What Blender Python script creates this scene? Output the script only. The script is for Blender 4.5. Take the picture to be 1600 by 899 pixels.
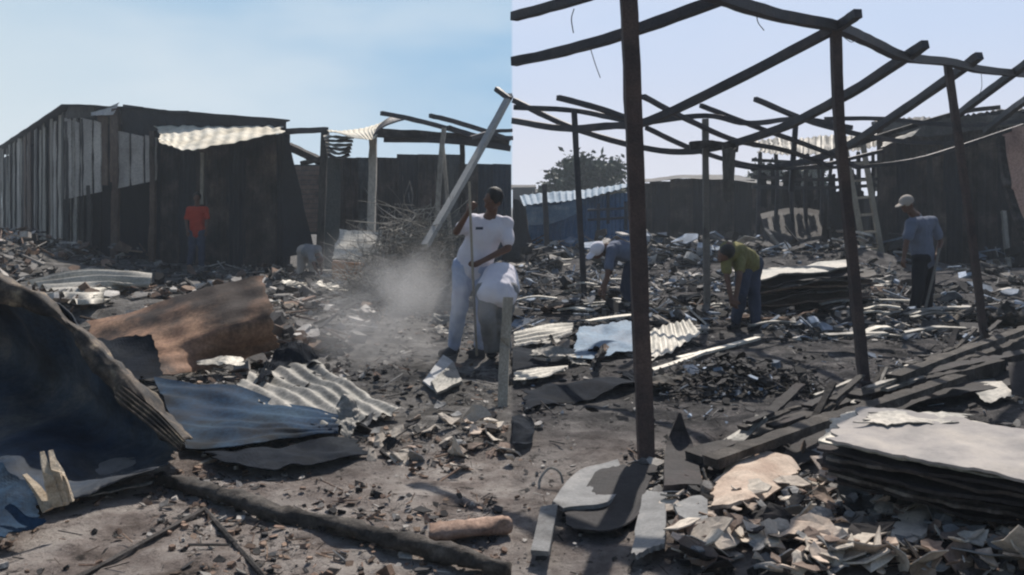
import bpy, bmesh, math, random
from mathutils import Vector, Matrix, noise
random.seed(7)
R = random.Random(11)
for o in list(bpy.data.objects): bpy.data.objects.remove(o)
scn = bpy.context.scene
C = scn.collection

# ---------------------------------------------------------------- camera
F, H, HY = 1400.0, 1.5, 320.0
cam = bpy.data.objects.new('camera', bpy.data.cameras.new('camera'))
C.objects.link(cam)
cam.location = (0, 0, H)
cam.rotation_euler = (math.radians(90), 0, 0)
cam.data.sensor_width = 36
cam.data.lens = 36 * F / 1600
cam.data.shift_y = -(449.5 - HY) / 1600
cam.data.clip_start = 0.05
cam.data.clip_end = 3000
scn.camera = cam
scn.view_settings.view_transform = 'Standard'
scn.view_settings.look = 'None'
scn.view_settings.exposure = 0.28
scn.view_settings.gamma = 1.0
scn.render.engine = 'CYCLES'
scn.cycles.filter_width = 2.2

# ---------------------------------------------------------------- sun and sky
SUN_EL, SUN_AZ = math.radians(47), math.radians(13)      # azimuth: clockwise from straight ahead (+Y)
sd = Vector((math.sin(SUN_AZ) * math.cos(SUN_EL), math.cos(SUN_AZ) * math.cos(SUN_EL), math.sin(SUN_EL)))
sl = bpy.data.lights.new('sun', 'SUN'); sl.energy = 4.2; sl.angle = math.radians(0.6); sl.color = (1, .93, .84)
so = bpy.data.objects.new('sun', sl); C.objects.link(so)
so.rotation_euler = (-sd).to_track_quat('-Z', 'Y').to_euler()
so.location = (0, 30, 40)

w = bpy.data.worlds.new('World'); scn.world = w; w.use_nodes = True
nt = w.node_tree; nt.nodes.clear()
def WN(t, **k):
    n = nt.nodes.new(t)
    for a, b in k.items(): setattr(n, a, b)
    return n
def mathn(tree, op, a, b=None, c=None, clamp=False):
    n = tree.nodes.new('ShaderNodeMath'); n.operation = op; n.use_clamp = clamp
    for i, v in enumerate((a, b, c)):
        if v is None: continue
        if isinstance(v, (int, float)): n.inputs[i].default_value = v
        else: tree.links.new(v, n.inputs[i])
    return n.outputs[0]
def mixn(tree, f, a, b, mode='MIX'):
    n = tree.nodes.new('ShaderNodeMix'); n.data_type = 'RGBA'; n.blend_type = mode
    for s, v in ((n.inputs[0], f), (n.inputs[6], a), (n.inputs[7], b)):
        if isinstance(v, (int, float)): s.default_value = v
        elif isinstance(v, tuple): s.default_value = (*v, 1)
        else: tree.links.new(v, s)
    return n.outputs[2]
def smooth(tree, v, a, b):
    n = tree.nodes.new('ShaderNodeMapRange'); n.interpolation_type = 'SMOOTHSTEP'
    tree.links.new(v, n.inputs[0]); n.inputs[1].default_value = a; n.inputs[2].default_value = b
    return n.outputs[0]
def srgb(r, g, b):
    f = lambda c: (c / 255 / 12.92) if c / 255 <= .04045 else ((c / 255 + .055) / 1.055) ** 2.4
    return (f(r), f(g), f(b))
sky = WN('ShaderNodeTexSky', sky_type='NISHITA', sun_disc=False)
sky.sun_elevation = SUN_EL; sky.sun_rotation = SUN_AZ; sky.dust_density = 1.5; sky.air_density = 1.2
tc = WN('ShaderNodeTexCoord'); sx = WN('ShaderNodeSeparateXYZ')
nt.links.new(tc.outputs['Generated'], sx.inputs[0])
X, Y, Z = sx.outputs
# haze and thin cloud of the sky in view: milky low down and toward the left, blue higher up
nz = WN('ShaderNodeTexNoise'); nz.inputs['Scale'].default_value = 2.2; nz.inputs['Detail'].default_value = 4
mp = WN('ShaderNodeMapping'); mp.inputs['Scale'].default_value = (1, 1, 3.2)
nt.links.new(tc.outputs['Generated'], mp.inputs[0]); nt.links.new(mp.outputs[0], nz.inputs[0])
cl = smooth(nt, nz.outputs[0], .42, .68)
bl = smooth(nt, mathn(nt, 'ADD', mathn(nt, 'MULTIPLY', X, .95), mathn(nt, 'MULTIPLY', Z, 2.2)), -.42, .62)
left = mixn(nt, bl, srgb(212, 224, 231), srgb(124, 176, 217))
left = mixn(nt, mathn(nt, 'MULTIPLY', cl, .5), left, srgb(222, 230, 236))
bz = smooth(nt, Z, .0, .2)
right = mixn(nt, bz, srgb(220, 220, 230), srgb(196, 212, 238))
right = mixn(nt, mathn(nt, 'MULTIPLY', cl, .45), right, srgb(210, 218, 238))
side = smooth(nt, X, -.0015, .0015)
near = mixn(nt, side, left, right)
near = mixn(nt, 1.0, near, (11.4, 11.4, 11.4), 'MULTIPLY')
ahead = mathn(nt, 'MULTIPLY', smooth(nt, Y, -.3, .75), smooth(nt, Z, .75, .3))
skyc = mixn(nt, ahead, sky.outputs[0], near)
bg = WN('ShaderNodeBackground'); bg.inputs[1].default_value = 0.075
nt.links.new(skyc, bg.inputs[0])
wo = WN('ShaderNodeOutputWorld'); nt.links.new(bg.outputs[0], wo.inputs[0])

# ---------------------------------------------------------------- helpers
def W(px, py, d): return Vector(((px - 800) / F * d, d, H - (py - HY) / F * d))
def G(px, py, z=0.0): return W(px, py, F * (H - z) / (py - HY))
MOUNDS = [(-4.6, 10.6, 2.3, 1.7, .42), (-2.6, 6.6, 1.1, .9, .12), (-13, 20, 3.0, 2.6, .9), (1.85, 7.4, .55, .4, .12),
          (-3.2, 5.3, 1.2, .9, .12), (2.9, 3.6, .9, .8, .16), (1.3, 3.7, .9, .6, .08), (3.2, 13.5, 2.0, 1.3, .18),
          (-2.9, 14.5, 2.2, 1.4, .15), (.3, 14, 1.6, 2.0, .16), (-.9, 7.4, .8, .5, .08), (4.6, 7.2, 1.2, .8, .15), (7.0, 19.0, 2.4, 1.4, .55), (3.0, 20.5, 2.2, 1.5, .4), (9.5, 16.5, 2.0, 1.2, .3)]
def hgt(x, y):
    h = 0
    for cx, cy, rx, ry, a in MOUNDS:
        q = ((x - cx) / rx) ** 2 + ((y - cy) / ry) ** 2
        if q < 9: h += a * math.exp(-q)
    p = Vector((x, y, 0))
    h += .05 * noise.noise(p * .9) + .028 * noise.noise(p * 2.7)
    if y < 14: h += .016 * noise.noise(p * 7.3) + .010 * abs(noise.noise(p * 17))
    if y < 7: h += .006 * noise.noise(p * 37)
    return h
def on(px, py, up=0.0):
    z = 0
    for _ in range(8):
        p = G(px, py, z + up); z = hgt(p.x, p.y)
    return G(px, py, z + up)

def WG(px, py, d, up=.05):
    p = W(px, py, d)
    if py > 340 and p.z < hgt(p.x, p.y) + up: p = on(px, py, up)
    return p
LOC = {}
def thing(name, label, cat, loc, group=None):
    o = bpy.data.objects.new(name, None); C.objects.link(o); o.location = loc
    o.empty_display_size = .2
    o['label'] = label; o['category'] = cat
    if group: o['group'] = group
    LOC[o.name] = Vector(loc)
    return o
def tag(o, label=None, cat=None, group=None, kind=None):
    if label: o['label'] = label
    if cat: o['category'] = cat
    if group: o['group'] = group
    if kind: o['kind'] = kind
    return o
def link(name, verts, faces, mat, parent=None, smooth_=False, mats=None, mi=None):
    me = bpy.data.meshes.new(name)
    if parent is not None: base = LOC[parent.name]
    else:
        n = len(verts)
        base = Vector((sum(v[0] for v in verts) / n, sum(v[1] for v in verts) / n, min(v[2] for v in verts)))
    me.from_pydata([(v[0] - base.x, v[1] - base.y, v[2] - base.z) for v in verts], [], faces)
    me.materials.append(M[mat]) if mat else None
    if mats:
        for m in mats: me.materials.append(M[m])
        me.polygons.foreach_set('material_index', mi)
    if smooth_: me.polygons.foreach_set('use_smooth', [True] * len(faces))
    o = bpy.data.objects.new(name, me); C.objects.link(o)
    if parent is not None:
        o.parent = parent; LOC[o.name] = base.copy()
    else:
        o.location = base; LOC[o.name] = base.copy()
    return o
def cr(p, t):
    "Catmull-Rom through list p, t in 0..1"
    n = len(p) - 1
    if n == 0: return p[0].copy()
    s = min(t * n, n - 1e-6); i = int(s); f = s - i
    a = p[i - 1] if i > 0 else p[0] * 2 - p[1]
    b, c = p[i], p[i + 1]
    d = p[i + 2] if i + 2 <= n else p[n] * 2 - p[n - 1]
    return .5 * ((2 * b) + (c - a) * f + (2 * a - 5 * b + 4 * c - d) * f * f + (3 * b - a - 3 * c + d) * f ** 3)
def patch(ctrl, nu=24, nv=24, corr=None, nz=(0, 1), thick=.006, ragged=0.0, seed=0, wav='v'):
    "ctrl rows of Vectors (v down the rows, u along each row); corr=(amplitude, waves); returns verts, faces of a thick sheet"
    rr = random.Random(seed)
    S = Vector((rr.random() * 50, rr.random() * 50, rr.random() * 50))
    g = []
    for j in range(nv + 1):
        row = []
        for i in range(nu + 1):
            u, v = i / nu, j / nv
            uu, vv = u, v
            if ragged:
                ex = noise.noise(S + Vector((v * 9, 3, 0))) + .5 * noise.noise(S + Vector((v * 29, 3, 5)))
                ey = noise.noise(S + Vector((u * 9, 0, 9))) + .5 * noise.noise(S + Vector((u * 29, 5, 9)))
                uu = u + ragged * ex * (2 * u - 1) * abs(2 * u - 1) ** 3 - ragged * (2 * u - 1) * .6
                vv = v + ragged * ey * (2 * v - 1) * abs(2 * v - 1) ** 3 - ragged * (2 * v - 1) * .6
                uu = min(1, max(0, uu)); vv = min(1, max(0, vv))
            row.append(cr([cr(r, uu) for r in ctrl], vv))
        g.append(row)
    N = [[None] * (nu + 1) for _ in range(nv + 1)]
    for j in range(nv + 1):
        for i in range(nu + 1):
            du = g[j][min(i + 1, nu)] - g[j][max(i - 1, 0)]
            dv = g[min(j + 1, nv)][i] - g[max(j - 1, 0)][i]
            n = du.cross(dv)
            N[j][i] = n.normalized() if n.length > 1e-9 else Vector((0, 0, 1))
    top, bot = [], []
    for j in range(nv + 1):
        for i in range(nu + 1):
            p = g[j][i].copy(); h = 0
            if corr:
                ph = (j / nv if wav == 'v' else i / nu) * corr[1] * 2 * math.pi
                h += corr[0] * math.sin(ph) * (.75 + .5 * noise.noise(S + p * 1.3))
            if nz[0]: h += nz[0] * (noise.noise(S + p * nz[1]) + .45 * noise.noise(S + p * nz[1] * 2.7))
            p = p + N[j][i] * h
            top.append(p); bot.append(p - N[j][i] * thick)
    W_ = nu + 1; off = len(top); fs = []
    for j in range(nv):
        for i in range(nu):
            a = j * W_ + i
            fs.append((a, a + 1, a + W_ + 1, a + W_)); fs.append((off + a, off + a + W_, off + a + W_ + 1, off + a + 1))
    for i in range(nu):
        fs.append((i + 1, i, off + i, off + i + 1)); a = nv * W_ + i; fs.append((a, a + 1, off + a + 1, off + a))
    for j in range(nv):
        a = j * W_; fs.append((a, a + W_, off + a + W_, off + a)); b = a + nu; fs.append((b + W_, b, off + b, off + b + W_))
    return top + bot, fs
def quadc(a, b, c, d):
    "2x2 control grid: a b top row, d c bottom row"
    return [[a, b], [d, c]]
def sweep(pts, w, h=None, sides=4, seg=None, jit=0.0, taper=1.0, seed=0, roll=0.0):
    "beam or tube through points"
    rr = random.Random(seed); h = h or w
    n = seg or max(2, (len(pts) - 1) * 6)
    verts, faces = [], []
    S = Vector((seed * 1.7, 3.1, seed * .3))
    P = [cr(pts, i / n) for i in range(n + 1)]
    for i, p in enumerate(P):
        t = (P[min(i + 1, n)] - P[max(i - 1, 0)]).normalized()
        up = Vector((0, 0, 1)) if abs(t.z) < .9 else Vector((0, 1, 0))
        s = t.cross(up).normalized(); u = s.cross(t).normalized()
        k = 1 + (taper - 1) * i / n
        for q in range(sides):
            a = 2 * math.pi * (q + .5) / sides + roll
            if sides == 4: ca, sa = math.cos(a) * 1.414, math.sin(a) * 1.414
            else: ca, sa = math.cos(a), math.sin(a)
            j = 1 + jit * (noise.noise(S + p * 6 + Vector((q * 2.3, 0, 0))) + .8 * noise.noise(S + p * 17 + Vector((q, 9, 0))))
            verts.append(p + (s * ca * w / 2 + u * sa * h / 2) * k * j)
    for i in range(n):
        for q in range(sides):
            a = i * sides + q; b = i * sides + (q + 1) % sides
            faces.append((a, b, b + sides, a + sides))
    faces.append(tuple(range(sides))[::-1]); faces.append(tuple(n * sides + q for q in range(sides)))
    return verts, faces
def boxvf(c, sx_, sy_, sz_, rot=None):
    m = rot or Matrix.Identity(3)
    v = [Vector(c) + m @ Vector((x * sx_ / 2, y * sy_ / 2, z * sz_ / 2)) for x in (-1, 1) for y in (-1, 1) for z in (-1, 1)]
    f = [(0, 1, 3, 2), (4, 6, 7, 5), (0, 4, 5, 1), (2, 3, 7, 6), (0, 2, 6, 4), (1, 5, 7, 3)]
    return v, f
def join(*vf):
    V, Fc = [], []
    for v, f in vf:
        o = len(V); V += list(v); Fc += [tuple(i + o for i in q) for q in f]
    return V, Fc
def shardvf(c, r, th, rot, rr, n=None, asp=1.0, bend=0.0):
    "irregular broken plate"
    n = n or rr.randint(5, 8)
    ring = []
    for i in range(n):
        a = 2 * math.pi * (i + rr.uniform(-.3, .3)) / n; q = r * rr.uniform(.65, 1.15)
        ring.append((math.cos(a) * q * asp, math.sin(a) * q))
    V = [Vector(c) + rot @ Vector((x, y, th / 2 + bend * x * x / r)) for x, y in ring] + \
        [Vector(c) + rot @ Vector((x * 1.03, y * 1.03, -th / 2 + bend * x * x / r)) for x, y in ring]
    Fs = [tuple(range(n)), tuple(range(2 * n - 1, n - 1, -1))] + [((i + 1) % n, i, n + i, n + (i + 1) % n) for i in range(n)]
    return V, Fs
def erot(rr, tilt): return Matrix.Rotation(rr.uniform(0, 6.28), 3, 'Z') @ Matrix.Rotation(rr.gauss(0, tilt), 3, 'X') @ Matrix.Rotation(rr.gauss(0, tilt), 3, 'Y')

# ---------------------------------------------------------------- materials
M = {}
def mat(name, cols, scale=3.0, rough=.8, metal=0.0, bump=.3, bscale=18.0, soot=None, sootc=(.012, .012, .013), island=0.0, stretch=(1, 1, 1), detail=7, grit=.25, spec=.35, var=0.12):
    m = bpy.data.materials.new(name); m.use_nodes = True; t = m.node_tree; t.nodes.clear()
    L = t.links.new
    geo = t.nodes.new('ShaderNodeNewGeometry')
    mp = t.nodes.new('ShaderNodeMapping'); mp.inputs['Scale'].default_value = stretch
    L(geo.outputs['Position'], mp.inputs[0])
    def nz(sc, det=detail, rg=.62, src=mp.outputs[0]):
        n = t.nodes.new('ShaderNodeTexNoise'); n.inputs['Scale'].default_value = sc; n.inputs['Detail'].default_value = det
        n.inputs['Roughness'].default_value = rg; L(src, n.inputs['Vector']); return n.outputs[0]
    n1 = nz(scale)
    rp = t.nodes.new('ShaderNodeValToRGB'); L(n1, rp.inputs[0])
    while len(rp.color_ramp.elements) < len(cols): rp.color_ramp.elements.new(.5)
    for i, c in enumerate(cols):
        e = rp.color_ramp.elements[i]; e.position = .32 + .36 * (i / max(1, len(cols) - 1)); e.color = (*c, 1)
    col = rp.outputs[0]
    if island:
        v = mathn(t, 'MULTIPLY_ADD', geo.outputs['Random Per Island'], 2 * island, 1 - island)
        cc = t.nodes.new('ShaderNodeCombineColor')
        for i in range(3): L(v, cc.inputs[i])
        col = mixn(t, 1.0, col, cc.outputs[0], 'MULTIPLY')
    oi = t.nodes.new('ShaderNodeObjectInfo')
    v = mathn(t, 'MULTIPLY_ADD', oi.outputs['Random'], 2 * var, 1 - var)
    cc = t.nodes.new('ShaderNodeCombineColor')
    for i in range(3): L(v, cc.inputs[i])
    col = mixn(t, 1.0, col, cc.outputs[0], 'MULTIPLY')
    if soot is not None:
        s = smooth(t, nz(scale * .45 + .2, 6, .6), .62 - soot * .3, .80 - soot * .3)
        s = mathn(t, 'MULTIPLY', s, .92)
        col = mixn(t, s, col, sootc)
    if grit:
        g = smooth(t, nz(bscale * 2.2, 3, .7), .3, .72)
        g2 = mathn(t, 'MULTIPLY_ADD', g, grit * 2, 1 - grit)
        cc = t.nodes.new('ShaderNodeCombineColor')
        for i in range(3): L(g2, cc.inputs[i])
        col = mixn(t, 1.0, col, cc.outputs[0], 'MULTIPLY')
    b = t.nodes.new('ShaderNodeBsdfPrincipled')
    L(col, b.inputs['Base Color'])
    L(mathn(t, 'MULTIPLY_ADD', n1, .35, rough - .17, clamp=True), b.inputs['Roughness'])
    b.inputs['Metallic'].default_value = metal
    b.inputs['Specular IOR Level'].default_value = spec
    bp = t.nodes.new('ShaderNodeBump'); bp.inputs['Strength'].default_value = bump; bp.inputs['Distance'].default_value = .02
    L(nz(bscale, 6, .65), bp.inputs['Height']); L(bp.outputs[0], b.inputs['Normal'])
    out = t.nodes.new('ShaderNodeOutputMaterial'); L(b.outputs[0], out.inputs[0])
    M[name] = m; return m
mat('charred_wood', [(.012, .011, .011), (.035, .03, .028), (.10, .09, .085)], 5, .85, 0, .6, 30)
mat('frame_steel', [(.02, .022, .028), (.045, .045, .055), (.08, .07, .07)], 3, .6, .3, .25, 40)
mat('post_rust', [(.04, .032, .034), (.075, .055, .052), (.11, .08, .07)], 4, .8, .1, .4, 40)
mat('pale_post', [(.16, .15, .14), (.24, .22, .2)], 4, .8, 0, .4, 40, soot=.3)
mat('steel_light', [(.30, .30, .29), (.44, .43, .41)], 4, .6, .1, .2, 40, var=.02)
mat('plank_grey', [(.13, .115, .10), (.36, .33, .29), (.52, .48, .43)], 1.2, .85, 0, .4, 14, soot=.25, stretch=(1, 1, .3))
mat('plank_brown', [(.07, .05, .04), (.16, .11, .085), (.22, .17, .14)], 1.2, .85, 0, .4, 14, soot=.3, stretch=(1, 1, .3))
mat('plank_dark', [(.025, .024, .024), (.065, .06, .057), (.13, .12, .11)], 1.2, .85, 0, .4, 14, stretch=(1, 1, .3))
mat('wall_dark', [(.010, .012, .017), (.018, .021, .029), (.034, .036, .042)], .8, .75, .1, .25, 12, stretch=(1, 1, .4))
mat('wall_soot', [(.010, .011, .014), (.03, .026, .026), (.075, .06, .053), (.17, .13, .11)], 1.1, .85, 0, .3, 12, soot=.3)
mat('wall_blue_black', [(.010, .018, .032), (.018, .032, .055), (.03, .05, .08)], .8, .7, .1, .25, 12)
mat('wall_greengrey', [(.045, .052, .055), (.08, .088, .088), (.11, .11, .105)], .9, .8, 0, .25, 12, soot=.2)
mat('panel_beige', [(.28, .25, .23), (.46, .42, .39), (.58, .54, .49)], .9, .8, 0, .2, 12, soot=.12)
mat('awning_cream', [(.52, .46, .35), (.70, .64, .52), (.80, .76, .66)], 1.4, .75, .1, .2, 16, soot=.0)
mat('sheet_navy', [(.010, .018, .032), (.022, .040, .070), (.06, .07, .085), (.16, .145, .13)], 1.5, .72, .0, .25, 14, soot=.5, sootc=(.006, .008, .012), var=.02, spec=.22)
mat('sheet_black', [(.006, .008, .012), (.012, .016, .024), (.03, .034, .04)], 1.8, .85, .0, .25, 14, var=.02, spec=.05)
mat('sheet_scraped', [(.02, .024, .032), (.05, .045, .042), (.13, .105, .085), (.34, .28, .20)], 6.5, .75, .0, .4, 25, soot=.5, var=.02, spec=.2)
mat('sheet_rust', [(.13, .075, .05), (.27, .155, .10), (.44, .27, .17)], 2.2, .8, .1, .35, 14, soot=.6, sootc=(.03, .025, .024), var=.02)
mat('sheet_blue', [(.008, .022, .048), (.014, .042, .085), (.035, .065, .10)], 2.2, .8, .0, .2, 16, soot=.55, var=.02, spec=.12)
mat('sheet_grey', [(.12, .12, .11), (.25, .24, .22), (.40, .37, .33)], 2.2, .65, .3, .25, 16, soot=.22)
mat('sheet_pale', [(.34, .32, .28), (.52, .49, .43), (.66, .62, .55)], 2, .65, .2, .2, 16, soot=.1)
mat('hut_blue', [(.03, .09, .20), (.06, .16, .33), (.12, .23, .38)], 1.2, .7, 0, .2, 16, soot=.15, spec=.2)
mat('sheet_pink', [(.26, .16, .135), (.42, .27, .22), (.5, .34, .29)], 1.5, .85, 0, .2, 14, soot=.15)
mat('sheet_blue_pale', [(.06, .11, .18), (.11, .18, .26), (.26, .32, .38)], 2.4, .7, .1, .2, 16, soot=.12)
mat('board_cream', [(.20, .19, .19), (.36, .33, .31), (.50, .45, .40)], 3.2, .85, 0, .15, 25, soot=.3, sootc=(.2, .185, .195), grit=.04, var=.0)
mat('board_edge', [(.02, .018, .018), (.06, .05, .045), (.28, .26, .24)], 5, .85, 0, .3, 25)
mat('board_dark', [(.012, .011, .013), (.03, .027, .028), (.06, .05, .05)], 5, .85, 0, .3, 25)
mat('shard_pale', [(.34, .29, .25), (.50, .44, .37), (.62, .56, .48)], 5, .85, 0, .2, 30, soot=.3, island=.25, grit=.15, var=.2)
mat('shard_grey', [(.14, .14, .14), (.22, .22, .22), (.30, .29, .28)], 4, .85, 0, .2, 30, soot=.3, island=.25, grit=.15, var=.2)
mat('shard_peach', [(.36, .26, .20), (.50, .40, .32), (.60, .51, .43)], 5, .85, 0, .2, 30, soot=.3, island=.25, grit=.15, var=.2)
mat('shard_brown', [(.12, .08, .065), (.24, .175, .14), (.34, .26, .21)], 5, .85, 0, .2, 30, soot=.3, grit=.15, var=.2)
mat('rubble_light', [(.16, .15, .14), (.30, .28, .26), (.52, .49, .45)], 3, .9, 0, .4, 40, island=.6)
mat('rubble_dark', [(.012, .012, .013), (.035, .033, .034), (.09, .085, .08)], 3, .9, 0, .4, 40, island=.6)
mat('rubble_brown', [(.08, .055, .04), (.18, .12, .09), (.30, .22, .16)], 3, .9, 0, .4, 40, island=.5)
mat('rubble_blue', [(.08, .10, .13), (.20, .24, .30), (.45, .50, .58)], 3, .9, 0, .4, 40, island=.6)
mat('log_ash', [(.02, .018, .017), (.06, .052, .046), (.15, .135, .12)], 6, .9, 0, .8, 30)
mat('log_peach', [(.16, .10, .075), (.30, .20, .15), (.42, .31, .25)], 5, .9, 0, .4, 30, soot=.1)
mat('wood_split', [(.30, .21, .13), (.48, .40, .30), (.62, .55, .44)], 7, .85, 0, .4, 40, soot=.1)
mat('twig', [(.10, .098, .09), (.22, .21, .19), (.42, .40, .36)], 5, .85, 0, .2, 30, island=.5)
mat('leaf', [(.025, .05, .025), (.05, .085, .04), (.09, .12, .06)], 2, .7, 0, .1, 20, island=.4)
mat('leaf_far', [(.02, .035, .025), (.04, .065, .04), (.07, .095, .055)], 2, .7, 0, .1, 20, island=.4)
mat('bark', [(.03, .025, .02), (.08, .065, .05)], 4, .9, 0, .5, 20)
mat('skin', [(.11, .055, .038), (.15, .078, .052)], 6, .55, 0, .05, 60, grit=.04, var=.1)
mat('hair', [(.008, .007, .007), (.02, .018, .017)], 20, .6, 0, .5, 120)
mat('cloth_white', [(.66, .63, .70), (.78, .76, .82)], 5, .9, 0, .15, 60, grit=.04, var=0)
mat('cloth_denim', [(.25, .31, .48), (.38, .45, .62), (.58, .63, .74)], 6, .9, 0, .2, 80, grit=.1, var=0)
mat('cloth_grey', [(.07, .075, .075), (.13, .135, .13)], 6, .9, 0, .2, 80, grit=.1)
mat('cloth_grey_light', [(.16, .165, .17), (.27, .27, .28)], 6, .9, 0, .2, 80, grit=.1)
mat('cloth_black', [(.008, .009, .014), (.02, .022, .03)], 6, .9, 0, .2, 80, grit=.1)
mat('cloth_red', [(.40, .04, .02), (.52, .065, .035)], 8, .9, 0, .2, 80, grit=.1, var=0)
mat('cloth_yellow', [(.12, .11, .04), (.24, .22, .08)], 6, .9, 0, .2, 80, grit=.1, var=0)
mat('cloth_blue', [(.10, .12, .18), (.17, .195, .26)], 6, .9, 0, .2, 80, grit=.1, var=0)
mat('cloth_beige', [(.32, .28, .25), (.45, .40, .36)], 6, .9, 0, .2, 80, grit=.1)
mat('cloth_navy', [(.03, .04, .07), (.06, .075, .12)], 6, .9, 0, .2, 80, grit=.1)
mat('tyre', [(.015, .015, .017), (.04, .04, .042)], 8, .85, 0, .3, 40)
mat('brick_red', [(.08, .045, .035), (.16, .095, .07)], 5, .9, 0, .4, 30, soot=.3)
mat('metal_white', [(.30, .30, .30), (.48, .48, .48)], 6, .75, .0, .1, 40)
mat('orange_box', [(.30, .14, .07), (.44, .24, .13)], 4, .85, 0, .3, 30, soot=.12)
mat('wood_pale', [(.26, .22, .17), (.42, .37, .30)], 6, .85, 0, .3, 40, stretch=(1, 1, .3))

# ground: one material; the charred strip under the roof frame on the right is darker than the open ground on the left
def ground_mat():
    m = bpy.data.materials.new('burnt_ground'); m.use_nodes = True; t = m.node_tree; t.nodes.clear(); L = t.links.new
    geo = t.nodes.new('ShaderNodeNewGeometry'); sp = t.nodes.new('ShaderNodeSeparateXYZ'); L(geo.outputs['Position'], sp.inputs[0])
    def nz(sc, det=8, rg=.65, off=0):
        n = t.nodes.new('ShaderNodeTexNoise'); n.inputs['Scale'].default_value = sc; n.inputs['Detail'].default_value = det
        n.inputs['Roughness'].default_value = rg
        mp = t.nodes.new('ShaderNodeMapping'); mp.inputs['Location'].default_value = (off, off * 2, 0); L(geo.outputs['Position'], mp.inputs[0]); L(mp.outputs[0], n.inputs['Vector']); return n.outputs[0]
    def ramp(src, st):
        r = t.nodes.new('ShaderNodeValToRGB'); L(src, r.inputs[0])
        while len(r.color_ramp.elements) < len(st): r.color_ramp.elements.new(.5)
        for i, (p, c) in enumerate(st): r.color_ramp.elements[i].position = p; r.color_ramp.elements[i].color = (*c, 1)
        return r.outputs[0]
    earth = ramp(nz(2.6), [(.3, (.09, .072, .062)), (.43, (.25, .21, .19)), (.55, (.41, .365, .335)), (.72, (.56, .51, .47))])
    ash = ramp(nz(3.4, off=4), [(.3, (.035, .034, .034)), (.45, (.11, .105, .10)), (.57, (.21, .20, .19)), (.74, (.36, .345, .33))])
    wy = smooth(t, mathn(t, 'ADD', sp.outputs[1], mathn(t, 'MULTIPLY', nz(1.1, 4), 3.5)), 6.2, 8.6)
    lcol = mixn(t, wy, earth, ash)
    char = ramp(nz(4.2, off=9), [(.32, (.016, .016, .019)), (.48, (.06, .058, .062)), (.6, (.14, .13, .13)), (.76, (.30, .285, .275))])
    patch_ = smooth(t, nz(.9, 5, off=13), .44, .6)
    rcol = mixn(t, patch_, char, mixn(t, .4, char, ash))
    fg = smooth(t, sp.outputs[1], 6.3, 4.9)
    rcol = mixn(t, mathn(t, 'MULTIPLY', fg, .75), rcol, earth)
    sd_ = smooth(t, sp.outputs[0], -.02, .02)
    col = mixn(t, sd_, lcol, rcol)
    blk = smooth(t, nz(13, 6, .72, off=21), .55, .66)
    col = mixn(t, mathn(t, 'MULTIPLY', blk, .8), col, (.014, .013, .013))
    wht = smooth(t, nz(19, 6, .75, off=31), .60, .70)
    col = mixn(t, mathn(t, 'MULTIPLY', wht, .55), col, (.42, .39, .36))
    b = t.nodes.new('ShaderNodeBsdfPrincipled'); L(col, b.inputs['Base Color']); b.inputs['Roughness'].default_value = .95
    b.inputs['Specular IOR Level'].default_value = .15
    b1 = t.nodes.new('ShaderNodeBump'); b1.inputs['Strength'].default_value = 1; b1.inputs['Distance'].default_value = .09; L(nz(9, 8, .72), b1.inputs['Height'])
    b2 = t.nodes.new('ShaderNodeBump'); b2.inputs['Strength'].default_value = .8; b2.inputs['Distance'].default_value = .02; L(nz(42, 5, .7), b2.inputs['Height']); L(b1.outputs[0], b2.inputs['Normal'])
    L(b2.outputs[0], b.inputs['Normal'])
    out = t.nodes.new('ShaderNodeOutputMaterial'); L(b.outputs[0], out.inputs[0]); M['ground'] = m
ground_mat()

# ---------------------------------------------------------------- ground
def build_ground():
    ys = [-6, -2, .5]; y = 1.6
    while y < 14: ys.append(y); y += .022 + y * .0035
    while y < 60: ys.append(y); y *= 1.035
    ys += [80, 120, 200, 400]
    n = 340; V, Fc = [], []
    for y in ys:
        half = 4.2 + abs(y) * .95
        for i in range(n + 1):
            x = (2 * i / n - 1) * half
            V.append(Vector((x, y, hgt(x, y) if y < 60 else 0)))
    for j in range(len(ys) - 1):
        for i in range(n):
            a = j * (n + 1) + i; Fc.append((a, a + 1, a + n + 2, a + n + 1))
    tag(link('ground', V, Fc, 'ground', smooth_=True), kind='structure')
build_ground()

# ================================================================ LEFT HALF
# ---- long burnt shed
def lerp(a, b, t): return a + (b - a) * t
base_c = W(110, 405, 24.7); base_c.z = 0
fr = W(450, 420, 21.0); fr.z = 0
fl_ = W(0, 362, 50); fl_.z = 0
shed = thing('burnt_shed', 'long burnt shed with loose grey wall boards, hanging beige panels and a pale awning', 'shed', base_c)
rs = random.Random(3)
def strip(name, a, b, z0a, z1a, z0b, z1b, m, parent, th=.03, seed=0, corr=None, nzv=.02, ragged=.0, nu=4, nv=8):
    ct = [[Vector((a.x, a.y, z1a)), Vector((b.x, b.y, z1b))], [Vector((a.x, a.y, z0a)), Vector((b.x, b.y, z0b))]]
    v, f = patch(ct, nu, nv, corr=corr, nz=(nzv, 2), thick=th, ragged=ragged, seed=seed, wav='u')
    return link(name, v, f, m, parent)
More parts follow.
